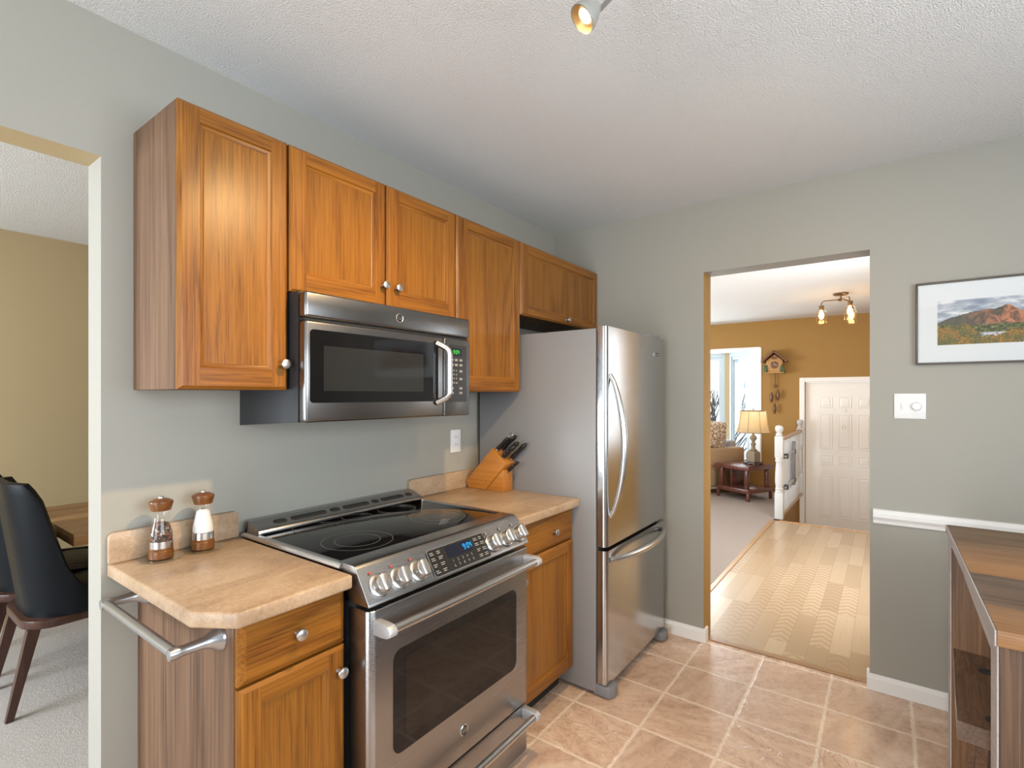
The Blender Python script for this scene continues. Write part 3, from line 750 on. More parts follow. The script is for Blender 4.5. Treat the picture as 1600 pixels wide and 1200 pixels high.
mb = MB(); slab(mb, 0.016, 0.566, 1.378, 1.604, YM - 0.0018, YM + 0.004, 0.012); w_ = obj('window', mb, M['blackglass'], dr)
mb = MB(); slab(mb, 0.062, 0.486, 1.415, 1.556, YM - 0.0024, YM - 0.0018, 0.003); obj('window_screen', mb, M['mesh_screen'], dr, smooth=False)
hp = []
for i in range(25):
    t = i / 24; e_ = min(1.0, min(t, 1 - t) / 0.16); e_ = math.sin(e_ * PI / 2)
    hp.append((0.560 + 0.032 * e_, YM + 0.002 - 0.040 * e_, 1.372 + (1.606 - 1.372) * t))
mb = MB().tube(hp, 0.0125, 12); obj('handle', mb, M['chrome'], dr, angle=60)
mb = MB(); slab(mb, 0.630, 0.734, 1.374, 1.606, YM - 0.0012, YM + 0.004, 0.006); pad = obj('keypad', mb, M['panel_dark'], cp)
mb = MB().box(0.640, 0.702, YM - 0.0022, YM - 0.0012, 1.5625, 1.592); obj('display', mb, M['lcd'], cp, smooth=False)
mb = MB(); digits(mb, '9:04', 0.0165, face_X((0.6515, YM - 0.0023, 1.569), (1, 0, 0), (0, 0, 1))); obj('clock_digits', mb, M['green_led'], cp, smooth=False)
def key(x, z, wd=0.017, h=0.009):
    mb = MB(); slab(mb, x - wd / 2, x + wd / 2, z - h / 2, z + h / 2, YM - 0.0020, YM - 0.0012, min(0.002, h / 3), 2); obj('key', mb, M['key'], cp, smooth=False)
for z in (1.545, 1.525):
    for x in (0.645, 0.670, 0.698): key(x, z)
for z in (1.502, 1.486, 1.470):
    for x in (0.643, 0.656, 0.671): key(x, z, 0.006, 0.006)
for z in (1.500, 1.468): key(0.698, z)
key(0.646, 1.452, 0.012); key(0.660, 1.452, 0.006, 0.006); key(0.673, 1.452, 0.008, 0.007)
for z in (1.430, 1.411):
    for x in (0.646, 0.698): key(x, z)
def emblem(c, right, up, r, parent):
    X = face_X(c, right, up); n = Vector(X.col[2][:3])
    mb = MB().lathe([(r, 0), (r, 0.0015), (r * .90, 0.003), (r * .80, 0.0022), (r * .80, 0.0012), (0, 0.0012)], c, n, 28); e = obj('emblem', mb, M['chrome'], parent)
    mb = MB().lathe([(r * .78, 0.0013), (r * .78, 0.0016), (0, 0.0016)], c, n, 24); obj('emblem_field', mb, M['panel_dark'], e, smooth=False)
    text('emblem_letters', 'GE', r * 1.05, X @ Matrix.Translation((0, 0, 0.002)), M['chrome'], e, 0.0005, 0.25)
emblem((0.371, YM, 1.6795), (1, 0, 0), (0, 0, 1), 0.0165, mw)

# ---------------------------------------------------------------- range
rg = thing('electric_range', 'stainless slide-in electric range with a black glass cooktop', 'stove', (0.379, -0.35, 0))
X0, X1, YO = 0.003, 0.7565, -0.706
mb = MB().box(X0 + .002, X1 - .002, -0.64, -0.03, 0.03, 0.912); obj('body', mb, M['blackmetal'], rg, smooth=False)
mb = MB().box(X0 + .012, X1 - .012, -0.566, -0.05, 0.910, 0.927, 0.002); obj('cooktop', mb, M['blackglass'], rg)
for xa, xb in ((X0 - 0.012, X0 + 0.013), (X1 - 0.013, X1 + 0.012)):
    mb = MB().prism([(xa, 0.9165), (xb, 0.9165), (xb, 0.9275), (xb - .004, 0.930), (xa + .006, 0.930), (xa, 0.922)], 1, -0.588, -0.03); obj('side_rail', mb, M['chrome'], rg, angle=50)
prof = [(-0.567, 0.829), (-0.567, 0.9305), (-0.630, 0.9315), (-0.640, 0.929), (-0.6475, 0.923), (-0.7025, 0.838), (-0.7050, 0.831), (-0.7020, 0.829)]
mb = MB().prism(prof, 0, X0 - .001, X1 + .001, bev=0.004, seg=3); pn = obj('control_panel', mb, M['steel'], rg, angle=40)
PC = Vector((0.3785, -0.6765, 0.8825)); PU = Vector((0, 0.5436, 0.8394)); PN = Vector((0, -0.8394, 0.5436))
PX = face_X(PC, (1, 0, 0), PU)
def on_panel(poly_or_box, mat, name, parent, h0=0.0, h1=0.0015, r=0.004):
    x0, x1, t0, t1 = poly_or_box
    mb = MB().prism(rrect(x0 - PC.x, x1 - PC.x, t0, t1, r, 4), 2, h0, h1, X=PX); return obj(name, mb, mat, parent, smooth=False)
on_panel((0.253, 0.529, -0.0535, 0.0365), M['chrome'], 'display_bezel', pn, 0, 0.0015, 0.010)
on_panel((0.256, 0.526, -0.0505, 0.0335), M['panel_dark'], 'touch_panel', pn, 0.0005, 0.0025, 0.009)
on_panel((0.333, 0.455, -0.010, 0.028), M['lcd'], 'display', pn, 0.0015, 0.0032, 0.002)
mb = MB(); digits(mb, '9:04', 0.019, PX @ Matrix.Translation((0.412 - PC.x, 0.0005, 0.0033))); obj('clock_digits', mb, M['blue_led'], pn, smooth=False)
random.seed(3)
for cx_ in (0.272, 0.303, 0.480, 0.508):
    mb = MB()
    for tt in (0.022, 0.004, -0.016, -0.036):
        for q in (0, 1): mb.box(cx_ - 0.010, cx_ + 0.002 + 0.008 * random.random(), tt - q * 0.006, tt - q * 0.006 + 0.0028, 0.0026, 0.0030, X=PX @ Matrix.Translation((-PC.x, 0, 0)))
    obj('pad_print', mb, M['key'], pn, smooth=False)
for i, ch in enumerate('1234567890'):
    text('pad_digit', ch, 0.013, PX @ Matrix.Translation((0.348 - PC.x + 0.0225 * (i % 5), -0.022 - 0.016 * (i // 5), 0.0028)), M['key'], pn, 0.0002)
for x in (0.055, 0.129, 0.204, 0.562, 0.642, 0.718):
    cc = PC + PU * -0.012; cc.x = x
    mb = MB().lathe([(0.0335, -0.001), (0.0335, 0.001), (0.030, 0.0035), (0.026, 0.004)], cc, PN, 28); sk = obj('knob', mb, M['chrome'], pn)
    mb = MB().lathe([(0.0255, 0.003), (0.0255, 0.022), (0.0245, 0.026), (0.0215, 0.0285), (0, 0.0292)], cc, PN, 28)
    KX = face_X(cc, (1, 0, 0), PU)
    mb.box(-0.0115, 0.0115, -0.0245, 0.0245, 0.012, 0.038, 0.005, 3, X=KX @ Matrix.Rotation(R(0), 4, 'Z')); obj('knob_grip', mb, M['nickel'], sk)
    mb = MB().box(-0.021, -0.012, 0.036, 0.043, 0.0, 0.0008, X=KX); obj('knob_mark', mb, M['red'] if x < 0.3 else M['key'], sk, smooth=False)
def burner(x, y, radii):
    for rr in radii:
        mb = MB().lathe([(rr - 0.0012, 0), (rr - 0.0012, 0.0003), (rr + 0.0012, 0.0003), (rr + 0.0012, 0)], (x, y, 0.9271), (0, 0, 1), 64, cap=False); obj('burner_ring', mb, M['ring'], rg, smooth=False)
burner(0.175, -0.425, (0.113, 0.072)); burner(0.560, -0.410, (0.105, 0.065)); burner(0.185, -0.175, (0.078,)); burner(0.565, -0.165, (0.078,)); burner(0.378, -0.150, (0.058,))
mb = MB().prism([(-0.030, 0.912), (-0.030, 0.966), (-0.052, 0.967), (-0.118, 0.944), (-0.122, 0.938), (-0.122, 0.929), (-0.030, 0.927)], 0, X0 + .002, X1 - .002, bev=0.002); bg = obj('rear_vent', mb, M['steel'], rg)
VX = face_X((0, -0.086, 0.9554), (1, 0, 0), (0, 0.944, 0.329))
for a, b_ in ((0.075, 0.125), (0.140, 0.285), (0.302, 0.345), (0.360, 0.485), (0.500, 0.535), (0.548, 0.672), (0.685, 0.72)):
    mb = MB().prism(rrect(a, b_, -0.013, 0.013, 0.0125, 6), 2, -0.004, 0.0009, X=VX); obj('vent_slot', mb, M['dark_in'], bg, smooth=False)
mb = MB().prism([(X0 + .002, -0.61), (X0 - .001, -0.69), (X0 + .006, -0.700), (X0 + .018, YO), (X1 - .018, YO), (X1 - .006, -0.700), (X1 + .001, -0.69), (X1 - .002, -0.61)], 2, 0.226, 0.818, bev=0.003); od = obj('oven_door', mb, M['steel'], rg, angle=50)
mb = MB(); slab(mb, 0.084, 0.672, 0.385, 0.682, YO - 0.0016, YO + 0.004, 0.030, 8); obj('oven_window', mb, M['blackglass'], od)
mb = MB(); slab(mb, 0.128, 0.634, 0.418, 0.652, YO - 0.0022, YO - 0.0014, 0.008, 4); obj('window_screen', mb, M['ovenglass'], od, smooth=False)
emblem((0.381, YO, 0.306), (1, 0, 0), (0, 0, 1), 0.019, od)
def oven_handle(parent, z, yo):
    mb = MB().tube([(0.035 + (0.722 - 0.035) * i / 12, yo - 0.056 - 0.004 * math.sin(PI * i / 12), z + 0.003) for i in range(13)], 0.0125, 14); h = obj('handle', mb, M['chrome'], parent, angle=60)
    for xa, xb in ((0.013, 0.040), (0.717, 0.744)):
        pts = [(yo + .001, z + .018), (yo - .040, z + .0185), (yo - .058, z + .017), (yo - .069, z + .009), (yo - .072, z + .001), (yo - .069, z - .009), (yo - .056, z - .016), (yo - .035, z - .019), (yo + .001, z - .019)]
        mb = MB().prism(pts, 0, xa, xb, bev=0.0025); obj('handle_bracket', mb, M['cast'], h, angle=50)
oven_handle(od, 0.775, YO)
mb = MB().box(X0 + .004, X1 - .004, -0.700, -0.62, 0.030, 0.214, 0.006); dw = obj('warming_drawer', mb, M['steel'], rg)
oven_handle(dw, 0.190, -0.700)
mb = MB().box(X0 + .02, X1 - .02, -0.66, -0.60, 0.002, 0.032); obj('toe_panel', mb, M['greyplastic'], rg, smooth=False)

# ---------------------------------------------------------------- base cabinets and counters
def base_cabinet(label, x0, x1, dk, ok):
    c = thing('base_cabinet', label, 'cabinet', ((x0 + x1) / 2, -0.3, 0), group='oak base cabinets')
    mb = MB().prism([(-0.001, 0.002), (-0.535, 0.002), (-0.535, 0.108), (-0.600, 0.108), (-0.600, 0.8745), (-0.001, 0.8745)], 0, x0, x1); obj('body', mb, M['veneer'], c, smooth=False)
    mb = MB().box(x0 + 0.001, x1 - 0.001, -0.6015, -0.6001, 0.11, 0.874); obj('face_frame', mb, M['oak_v'], c, smooth=False)
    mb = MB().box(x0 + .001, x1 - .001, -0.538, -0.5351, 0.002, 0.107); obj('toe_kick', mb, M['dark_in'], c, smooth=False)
    drawer_front(c, x0 + .002, x1 - .004, 0.724, 0.870, -0.602, -0.622, dk)
    panel_door('door', c, x0 + .002, x1 - .004, 0.112, 0.718, -0.602, -0.622, knob=ok)
    return c
bc = base_cabinet('oak base cabinet with a towel bar on its side, left of the range', -0.300, -0.008, (-0.155, 0.803), (-0.035, 0.655))
base_cabinet('oak base cabinet with one drawer and one door, between range and fridge', 0.772, 1.259, (1.072, 0.792), (0.825, 0.640))
tb = MB()
tb.tube([(-0.398, -0.070, 0.823), (-0.398, -0.540, 0.823)], 0.0120, 14)
bar = obj('towel_bar', tb, M['satin'], bc, angle=50)
for y in (-0.075, -0.535):
    mb = MB().lathe([(0.032, 0.0), (0.032, 0.003), (0.029, 0.008), (0.018, 0.024), (0.0135, 0.040), (0.0120, 0.075), (0.0125, 0.085), (0.0145, 0.098), (0.0130, 0.110), (0, 0.113)], (-0.300, y, 0.823 - 0.0), (-1, 0, 0), 20); obj('bracket', mb, M['satin'], bar, angle=40)

def countertop(label, plan, bs_x0, bs_x1, loc):
    c = thing('countertop', label, 'countertop', loc)
    mb = MB().prism(plan, 2, 0.876, 0.914, bev=0.007, seg=3); obj('slab', mb, M['counter'], c, angle=50)
    mb = MB().prism([(bs_x0, 0.9142), (bs_x1, 0.9142), (bs_x1, 0.990), (bs_x1 - .004, 0.998), (bs_x1 - .012, 1.003), (bs_x0 + .012, 1.003), (bs_x0 + .004, 0.998), (bs_x0, 0.990)], 1, -0.021, -0.001, bev=0.002); obj('backsplash', mb, M['counter'], c, angle=50)
countertop('beige laminate countertop with a clipped corner, left of the range', [(-0.3765, -0.001), (-0.3765, -0.5547), (-0.314, -0.6524), (-0.010, -0.6524), (-0.010, -0.001)], -0.3765, -0.012, (-0.19, -0.3, 0.876))
countertop('beige laminate countertop under the knife block, beside the fridge', [(0.770, -0.001), (0.770, -0.6524), (1.2625, -0.6524), (1.2625, -0.001)], 0.771, 1.262, (1.01, -0.3, 0.876))

# ---------------------------------------------------------------- refrigerator
fr = thing('refrigerator', 'stainless bottom-freezer fridge with grey sides, at the corner', 'fridge', (1.65, -0.4, 0))
FX0, FX1 = 1.2655, 2.031
mb = MB().box(FX0, FX1, -0.7329, -0.03, 0.02, 1.7135, 0.006); obj('body', mb, M['greypaint'], fr)
mb = MB().box(FX0 + .012, FX1 - .012, -0.742, -0.731, 0.065, 1.705); obj('door_gasket', mb, M['dark_in'], fr, smooth=False)
def fdoor(name, z0, z1):
    r = 0.022; P = []
    P += [(FX0 + .002, -0.7415)]
    for i in range(7):
        a = R(180 + 90 * i / 6); P.append((FX0 + .002 + r + r * math.cos(a), -0.7876 + r + r * math.sin(a)))
    for i in range(7):
        a = R(270 + 90 * i / 6); P.append((FX1 - .002 - r + r * math.cos(a), -0.7876 + r + r * math.sin(a)))
    P += [(FX1 - .002, -0.7415)]
    mb = MB().prism(P, 2, z0, z1); return obj(name, mb, M['steel_v'], fr, angle=30)
ud = fdoor('upper_door', 0.700, 1.7211); ld = fdoor('freezer_drawer', 0.066, 0.682)
hp = []
for i in range(25):
    t = i / 24; hp.append((1.308, -0.786 - 0.072 * math.sin(PI * t) ** 0.75, 0.835 + 0.662 * t))
mb = MB().tube(hp, [0.010 + 0.006 * math.sin(PI * i / 24) for i in range(25)], 12, flat=1.0); obj('handle', mb, M['chrome'], ud, angle=60)
hp = []
for i in range(25):
    t = i / 24; hp.append((1.305 + 0.68 * t, -0.786 - 0.066 * math.sin(PI * t) ** 0.6, 0.637))
mb = MB().tube(hp, [0.012 + 0.005 * math.sin(PI * i / 24) for i in range(25)], 12, flat=1.1); obj('handle', mb, M['chrome'], ld, angle=60)
mb = MB().prism([(1.80, -0.70), (1.84, -0.77), (1.99, -0.775), (2.02, -0.74), (2.02, -0.66), (1.85, -0.66)], 2, 1.7215, 1.738, bev=0.003); obj('hinge_cover', mb, M['greyplastic'], fr)
for xa, xb in ((FX0 + .002, FX0 + .085), (FX1 - .085, FX1 - .002)):
    mb = MB().prism([(xa, -0.72), (xa, -0.800), (xa + .03, -0.815), (xb - .02, -0.815), (xb, -0.79), (xb, -0.72)], 2, 0.012, 0.060, bev=0.004); obj('foot_cover', mb, M['greyplastic'], fr)
    mb = MB().lathe([(0.02, 0.0005), (0.02, 0.013)], ((xa + xb) / 2, -0.775, 0), (0, 0, 1), 16); obj('foot', mb, M['greyplastic'], fr)
mb = MB().box(FX0 + .09, FX1 - .09, -0.735, -0.70, 0.02, 0.062); obj('grille', mb, M['dark_in'], fr, smooth=False)
mb = MB(); slab(mb, 1.855, 1.878, 1.615, 1.640, -0.7894, -0.787, 0.005, 3); nb = obj('name_badge', mb, M['chrome'], ud)
mb = MB().box(1.886, 1.935, -0.7886, -0.787, 1.632, 1.637); mb.box(1.886, 1.930, -0.7886, -0.787, 1.620, 1.623); obj('badge_letters', mb, M['panel_dark'], nb, smooth=False)

# ---------------------------------------------------------------- on the counters
def mill(name, label, cat, loc, fill, fmat):
    t = thing(name, label, cat, loc)
    L = lambda n, prof, m, c=True, seg=28: obj(n, MB().lathe(prof, (0, 0, 0), (0, 0, 1), seg, cap=c), m, t, local=True)
    L('base', [(0.0315, 0), (0.033, 0.002), (0.033, 0.024), (0.0315, 0.026), (0.0315, 0.028), (0.0325, 0.030), (0.031, 0.033)], M['millwood'])
    L('collar', [(0.0312, 0.033), (0.0312, 0.054)], M['chrome'])
    L('glass_body', [(0.0305, 0.0545), (0.0315, 0.062), (0.0300, 0.078), (0.0265, 0.096), (0.0215, 0.115), (0.0195, 0.130), (0.0215, 0.146)], M['glass'], False)
    L('contents', fill, fmat)
    L('cap', [(0.0215, 0.146), (0.0265, 0.147), (0.0330, 0.171), (0.0325, 0.175), (0.020, 0.182), (0.008, 0.1845), (0, 0.1848)], M['millwood'])
    t.scale = (0.96, 0.96, 0.96)
    L('cap_button', [(0.0075, 0.184), (0.0072, 0.1885), (0.005, 0.190), (0, 0.1903)], M['chrome'])
    return t
def coaster(label, loc):
    mb = MB().lathe([(0.0, 0), (0.046, 0), (0.053, 0.002), (0.0565, 0.006), (0.054, 0.0062), (0.051, 0.004), (0.0, 0.004)], (0, 0, 0), (0, 0, 1), 40, cap=False)
    o = obj('coaster', mb, M['coaster'], local=True); o.location = loc; tag(o, label, 'coaster', 'glass coasters on the counter'); return o
P1, P2 = (-0.266, -0.079), (-0.150, -0.079)
coaster('round clear glass coaster under the pepper mill', (*P1, 0.9143)); coaster('round clear glass coaster under the salt mill', (*P2, 0.9143))
mill('pepper_mill', 'wood and glass pepper mill filled with dark peppercorns', 'pepper mill', (*P1, 0.9186), [(0.029, 0.055), (0.030, 0.062), (0.0285, 0.078), (0.0245, 0.096), (0.021, 0.106), (0.012, 0.110), (0, 0.110)], M['pepper'])
mill('salt_mill', 'wood and glass salt mill filled with white salt', 'salt mill', (*P2, 0.9186), [(0.029, 0.055), (0.030, 0.062), (0.0285, 0.078), (0.0245, 0.096), (0.0205, 0.114), (0.0185, 0.124), (0.010, 0.130), (0, 0.130)], M['salt'])

kb = thing('knife_block', 'slanted beech knife block on the right counter, against the fridge', 'knife block', (1.20, -0.15, 0.9145))
KX0, KX1 = 1.160, 1.243
mb = MB().prism([(-0.040, 0.9145), (-0.158, 0.9145), (-0.281, 1.043), (-0.290, 1.058), (-0.203, 1.131), (-0.022, 0.945)], 0, KX0, KX1, bev=0.003); obj('main_block', mb, M['block'], kb)
mb = MB().prism([(-0.161, 0.9145), (-0.272, 0.9145), (-0.272, 1.022), (-0.266, 1.025)], 0, KX0, KX1, bev=0.002); obj('wedge_block', mb, M['block'], kb)
kd = Vector((0, -0.715, 0.70)).normalized()
ku = Vector((0, 0.66, 0.75))
def on_slope(s): return Vector((0, -0.290 + 0.087 * s, 1.058 + 0.073 * s))
def knife(label, x, s, ln, rad, name='kitchen_knife', kind='knife', steelrod=False, start=None, d=None):
    p = Vector(start) if start else on_slope(s); p = Vector((x, p.y, p.z)); d = d or kd
    t = thing(name, label, kind, tuple(p), group='knives in the block')
    q = p + d * 0.012
    mb = MB().tube([p - d * 0.02, q], rad * 0.62, 8); obj('blade', mb, M['chrome'], t)
    n = 9; pts = [q + d * (ln * i / (n - 1)) + Vector((0, 0, -0.010 * (i / (n - 1)) ** 2)) for i in range(n)]
    rad *= 1.12; ln *= 1.08
    rr = [rad * k for k in (1.05, 1.12, 1.0, 0.92, 0.95, 1.05, 1.12, 1.02, 0.55)]
    mb = MB().tube(pts, rr, 12, flat=0.72); h = obj('handle', mb, M['black_plastic'], t, angle=60)
    if steelrod:
        c = pts[-1] + d * 0.013; u = Vector((1, 0, 0)); v = d
        ring = [c + v * (0.014 * math.cos(2 * PI * i / 20)) + Vector((0, 0.6, 0.8)) * (0.011 * math.sin(2 * PI * i / 20)) for i in range(21)]
        mb = MB().tube(ring, 0.0016, 6, cap=False); obj('hanging_ring', mb, M['chrome'], t)
    else:
        mb = MB()
        for i in (2, 4, 6): mb.lathe([(0.0022, 0), (0.0022, 0.0008), (0, 0.001)], pts[i] + Vector((-rad * 0.98, 0, 0)), (-1, 0, 0), 8)
        obj('rivets', mb, M['nickel'], h)
    return t
knife('black handled honing steel with a chrome hanging ring, highest in the block', 1.182, 0.86, 0.100, 0.0115, 'honing_steel', 'honing steel', True)
knife('large black handled knife beside the honing steel', 1.222, 0.82, 0.112, 0.0135)
knife('black handled knife nearest the dining side, in the middle row', 1.175, 0.36, 0.095, 0.0135)
knife('black handled knife at the middle of the block', 1.204, 0.46, 0.108, 0.0125)
knife('black handled knife closest to the fridge side', 1.231, 0.22, 0.122, 0.0125)
knife('small black paring knife in the lower step of the block', 1.200, 0, 0.082, 0.0095, start=(0, -0.273, 1.012))

# ---------------------------------------------------------------- wall plates, picture, lamp head
ot = thing('wall_outlet', 'white double wall outlet above the backsplash', 'outlet', (1.104, 0, 1.162))
mb = MB(); slab(mb, 1.067, 1.141, 1.103, 1.221, -0.006, -0.0005, 0.005, 3, bev=0.0015); obj('plate', mb, M['white_plastic'], ot)
for z in (1.142, 1.182):
    mb = MB(); slab(mb, 1.089, 1.119, z - .015, z + .015, -0.0085, -0.006, 0.010, 5); r_ = obj('receptacle', mb, M['white_plastic'], ot)
    mb = MB().box(1.0975, 1.0995, -0.0089, -0.0084, z - .003, z + .006); mb.box(1.1085, 1.1105, -0.0089, -0.0084, z - .003, z + .006); obj('slots', mb, M['dark_in'], r_, smooth=False)
sw = thing('light_switch', 'white two gang plate with toggle and round dimmer', 'switch', (BX, -1.908, 1.351))
mb = MB().box(BX - 0.006, BX - 0.0005, -1.966, -1.850, 1.293, 1.409, 0.002); obj('plate', mb, M['white_plastic'], sw)
mb = MB().box(BX - 0.013, BX - 0.005, -1.884, -1.876, 1.345, 1.366, 0.002); mb.box(BX - 0.007, BX - 0.005, -1.887, -1.873, 1.335, 1.367, 0.001); obj('toggle', mb, M['white_plastic'], sw)
mb = MB().lathe([(0.019, 0), (0.018, 0.012), (0.016, 0.015), (0, 0.0155)], (BX - 0.006, -1.932, 1.351), (-1, 0, 0), 24); obj('dimmer_knob', mb, M['white_plastic'], sw)
mb = MB()
for y in (-1.88, -1.932):
    for z in (1.319, 1.383): mb.lathe([(0.003, 0), (0.003, 0.001)], (BX - 0.006, y, z), (-1, 0, 0), 8)
obj('screws', mb, M['nickel'], sw)
pf = thing('framed_picture', 'framed landscape photograph of brown hills and a lake in a white mat', 'picture', (2.09, -2.32, 1.72))
py0, py1, pz0, pz1 = -1.928, -2.714, 1.539, 1.906
mb = MB(); ft = 0.0085; fx0, fx1 = 2.078, 2.1005
mb.box(fx0, fx1, py1, py0, pz1 - ft, pz1, 0.0015); mb.box(fx0, fx1, py1, py0, pz0, pz0 + ft, 0.0015); mb.box(fx0, fx1, py0 - ft, py0, pz0 + ft, pz1 - ft, 0.0015); mb.box(fx0, fx1, py1, py1 + ft, pz0 + ft, pz1 - ft, 0.0015)
obj('frame', mb, M['frame_brown'], pf)
mb = MB().box(2.089, 2.099, py1 + .006, py0 - .006, pz0 + .006, pz1 - .006); obj('mat', mb, M['mat_board'], pf, smooth=False)
mb = MB().box(2.0882, 2.0891, -2.636, -2.005, 1.624, 1.819); obj('photograph', mb, M['photo'], pf, smooth=False)
mb = MB().box(2.0840, 2.0850, py1 + .007, py0 - .007, pz0 + .007, pz1 - .007); obj('glazing', mb, M['glass'], pf, smooth=False)

LP = Vector((0.205, -1.240, 2.298)); LA = Vector((-0.483, 0.467, -0.753)).normalized()
sp = thing('ceiling_spotlight', 'lit brushed nickel spotlight head hanging from the ceiling', 'spotlight', tuple(LP))
def along(prof, n, m, seg=28, cap=True): return obj(n, MB().lathe(prof, LP, LA, seg, cap=cap), m, sp)
along([(0.0, -0.004), (0.0150, -0.004), (0.0185, -0.006)], 'bulb_lens', M['spotbulb'])
def reflector_mat():
    t = NT('gold_reflector'); return t.bsdf((0.62, 0.40, 0.15), 0.35, 0.6)
M['gold'] = reflector_mat()
along([(0.0186, -0.0065), (0.0250, -0.001), (0.0310, 0.004)], 'reflector', M['gold'], cap=False)
along([(0.0312, 0.004), (0.0345, 0.005), (0.0350, 0.002), (0.0340, -0.006), (0.0290, -0.022), (0.0200, -0.040), (0.0165, -0.048)], 'bulb_body', M['bulbglass'], cap=False)
along([(0.0180, -0.043), (0.0195, -0.045), (0.0195, -0.085), (0.0175, -0.090), (0.0, -0.090)], 'socket', M['nickel'])
e0 = LP - LA * 0.070; e1 = Vector((e0.x + 0.035, e0.y - 0.01, CE - 0.055))
mb = MB().tube([e0 - LA * 0.005, e0.lerp(e1, 0.5) , e1], 0.006, 10); obj('arm', mb, M['nickel'], sp)
mb = MB().lathe([(0.05, 0), (0.05, 0.012), (0.03, 0.022), (0.008, 0.055), (0, 0.055)], (e1.x, e1.y, CE - 0.0005), (0, 0, -1), 24); obj('canopy', mb, M['nickel'], sp)
sp2 = dup(sp, (0.40, -1.92, 2.298), R(165), 'second lit nickel spotlight head, the one nearer the picture wall')
for o_ in (sp, sp2): o_['group'] = 'ceiling spotlights'
s2 = bpy.data.lights.new('spotlight_beam', 'SPOT'); s2.energy = 30; s2.color = (1.0, 0.74, 0.42); s2.spot_size = R(120); s2.spot_blend = 1.0; s2.shadow_soft_size = 0.022
so2 = bpy.data.objects.new('spotlight_beam', s2); COL.objects.link(so2); so2.location = (0.46, -1.92, 2.24)
so2.rotation_euler = Vector((1.25, 0.75, -1.0)).to_track_quat('-Z', 'Y').to_euler()
sl = bpy.data.lights.new('spotlight_beam', 'SPOT'); sl.energy = 84; sl.color = (1.0, 0.68, 0.32); sl.spot_size = R(128); sl.spot_blend = 1.0; sl.shadow_soft_size = 0.022
so = bpy.data.objects.new('spotlight_beam', sl); COL.objects.link(so); so.location = LP + LA * 0.012
so.rotation_euler = Vector((0.08, 0.80, -1.50)).to_track_quat('-Z', 'Y').to_euler()

# ---------------------------------------------------------------- bar table and stool
bt = thing('bar_table', 'reclaimed wood bar height table with slab ends, at the right edge', 'table', (1.1, -2.26, 0))
TX0, TX1, TY0, TY1 = 0.578, 1.650, -2.52, -2.005
for xa, xb, bm_ in ((1.310, TX1, 'barn_y'), (1.013, 1.310, 'barn_o'), (0.750, 1.013, 'barn_d')):
    mb = MB().box(xa + .0006, xb - .0006, TY0, TY1, 0.880, 0.914, 0.002); obj('top_board', mb, M[bm_], bt)
mb = MB().box(TX0, 0.7494, TY0, TY1, 0.880, 0.914, 0.002); obj('end_board', mb, M['barn_o'], bt)
mb = MB().box(TX0, TX1, TY1 + 0.0004, TY1 + 0.004, 0.8805, 0.9135, 0.001); obj('edge_strip', mb, M['barn_edge'], bt, smooth=False)
for xa, xb in ((TX0 + .006, TX0 + .085), (TX1 - .115, TX1 - .035)):
    mb = MB().box(xa, xb, TY0 + .02, TY1 - .004, 0.001, 0.8795, 0.003); e = obj('end_panel', mb, M['barn_v'], bt)
    mb = MB().box(xa + .001, xb - .001, TY1 - .0038, TY1 - .001, 0.002, 0.879); obj('panel_edge', mb, M['barn_edge'], e, smooth=False)
mb = MB().prism([(TX0 + .087, 0.835), (1.15, 0.858), (1.20, 0.879), (TX0 + .087, 0.879)], 1, TY1 - .03, TY1 - .003); obj('apron', mb, M['barn_edge'], bt, smooth=False)
st = thing('saddle_stool', 'dark walnut saddle seat stool tucked under the bar table', 'stool', (0.965, -2.13, 0), R(-3.8))
mb = MB(); nx, ny = 14, 8; vs = []; fs = []
sx0, sx1, sy0, sy1 = 0.735, 1.19, -2.29, -1.972
for k_, zo in ((0, 0.0), (1, -0.045)):
    for i in range(nx + 1):
        for j in range(ny + 1):
            u = i / nx * 2 - 1; v = j / ny * 2 - 1
            z = 0.603 + 0.020 * u * u - 0.004 * (1 - v * v)
            vs.append((sx0 + (sx1 - sx0) * i / nx, sy0 + (sy1 - sy0) * j / ny, z + zo))
def vid(k_, i, j): return k_ * (nx + 1) * (ny + 1) + i * (ny + 1) + j
for i in range(nx):
    for j in range(ny):
        fs.append((vid(0, i, j), vid(0, i + 1, j), vid(0, i + 1, j + 1), vid(0, i, j + 1))); fs.append((vid(1, i, j), vid(1, i, j + 1), vid(1, i + 1, j + 1), vid(1, i + 1, j)))
for i in range(nx):
    fs.append((vid(0, i, 0), vid(1, i, 0), vid(1, i + 1, 0), vid(0, i + 1, 0))); fs.append((vid(0, i, ny), vid(0, i + 1, ny), vid(1, i + 1, ny), vid(1, i, ny)))
for j in range(ny):
    fs.append((vid(0, 0, j), vid(0, 0, j + 1), vid(1, 0, j + 1), vid(1, 0, j))); fs.append((vid(0, nx, j), vid(1, nx, j), vid(1, nx, j + 1), vid(0, nx, j + 1)))
mb.faces(vs, fs); bmesh.ops.recalc_face_normals(mb.bm, faces=mb.bm.faces); seat = obj('seat', mb, M['stoolwood'], st, angle=40)
for x, z in ((1.105, 0.6125), (0.815, 0.6125)):
    mb = MB().prism(rrect(x - .012, x + .012, -2.165, -2.025, .011, 5), 2, z - .004, z); obj('hand_slot', mb, M['dark_in'], seat, smooth=False)
for x, dx_ in ((0.80, -0.05), (1.125, 0.05)):
    for y, dy_ in ((-2.03, 0.03), (-2.235, -0.03)):
        mb = MB().tube([(x + dx_, y + dy_, 0.001), (x, y, 0.575)], [0.017, 0.020], 4); obj('leg', mb, M['stoolwood'], st, angle=30)
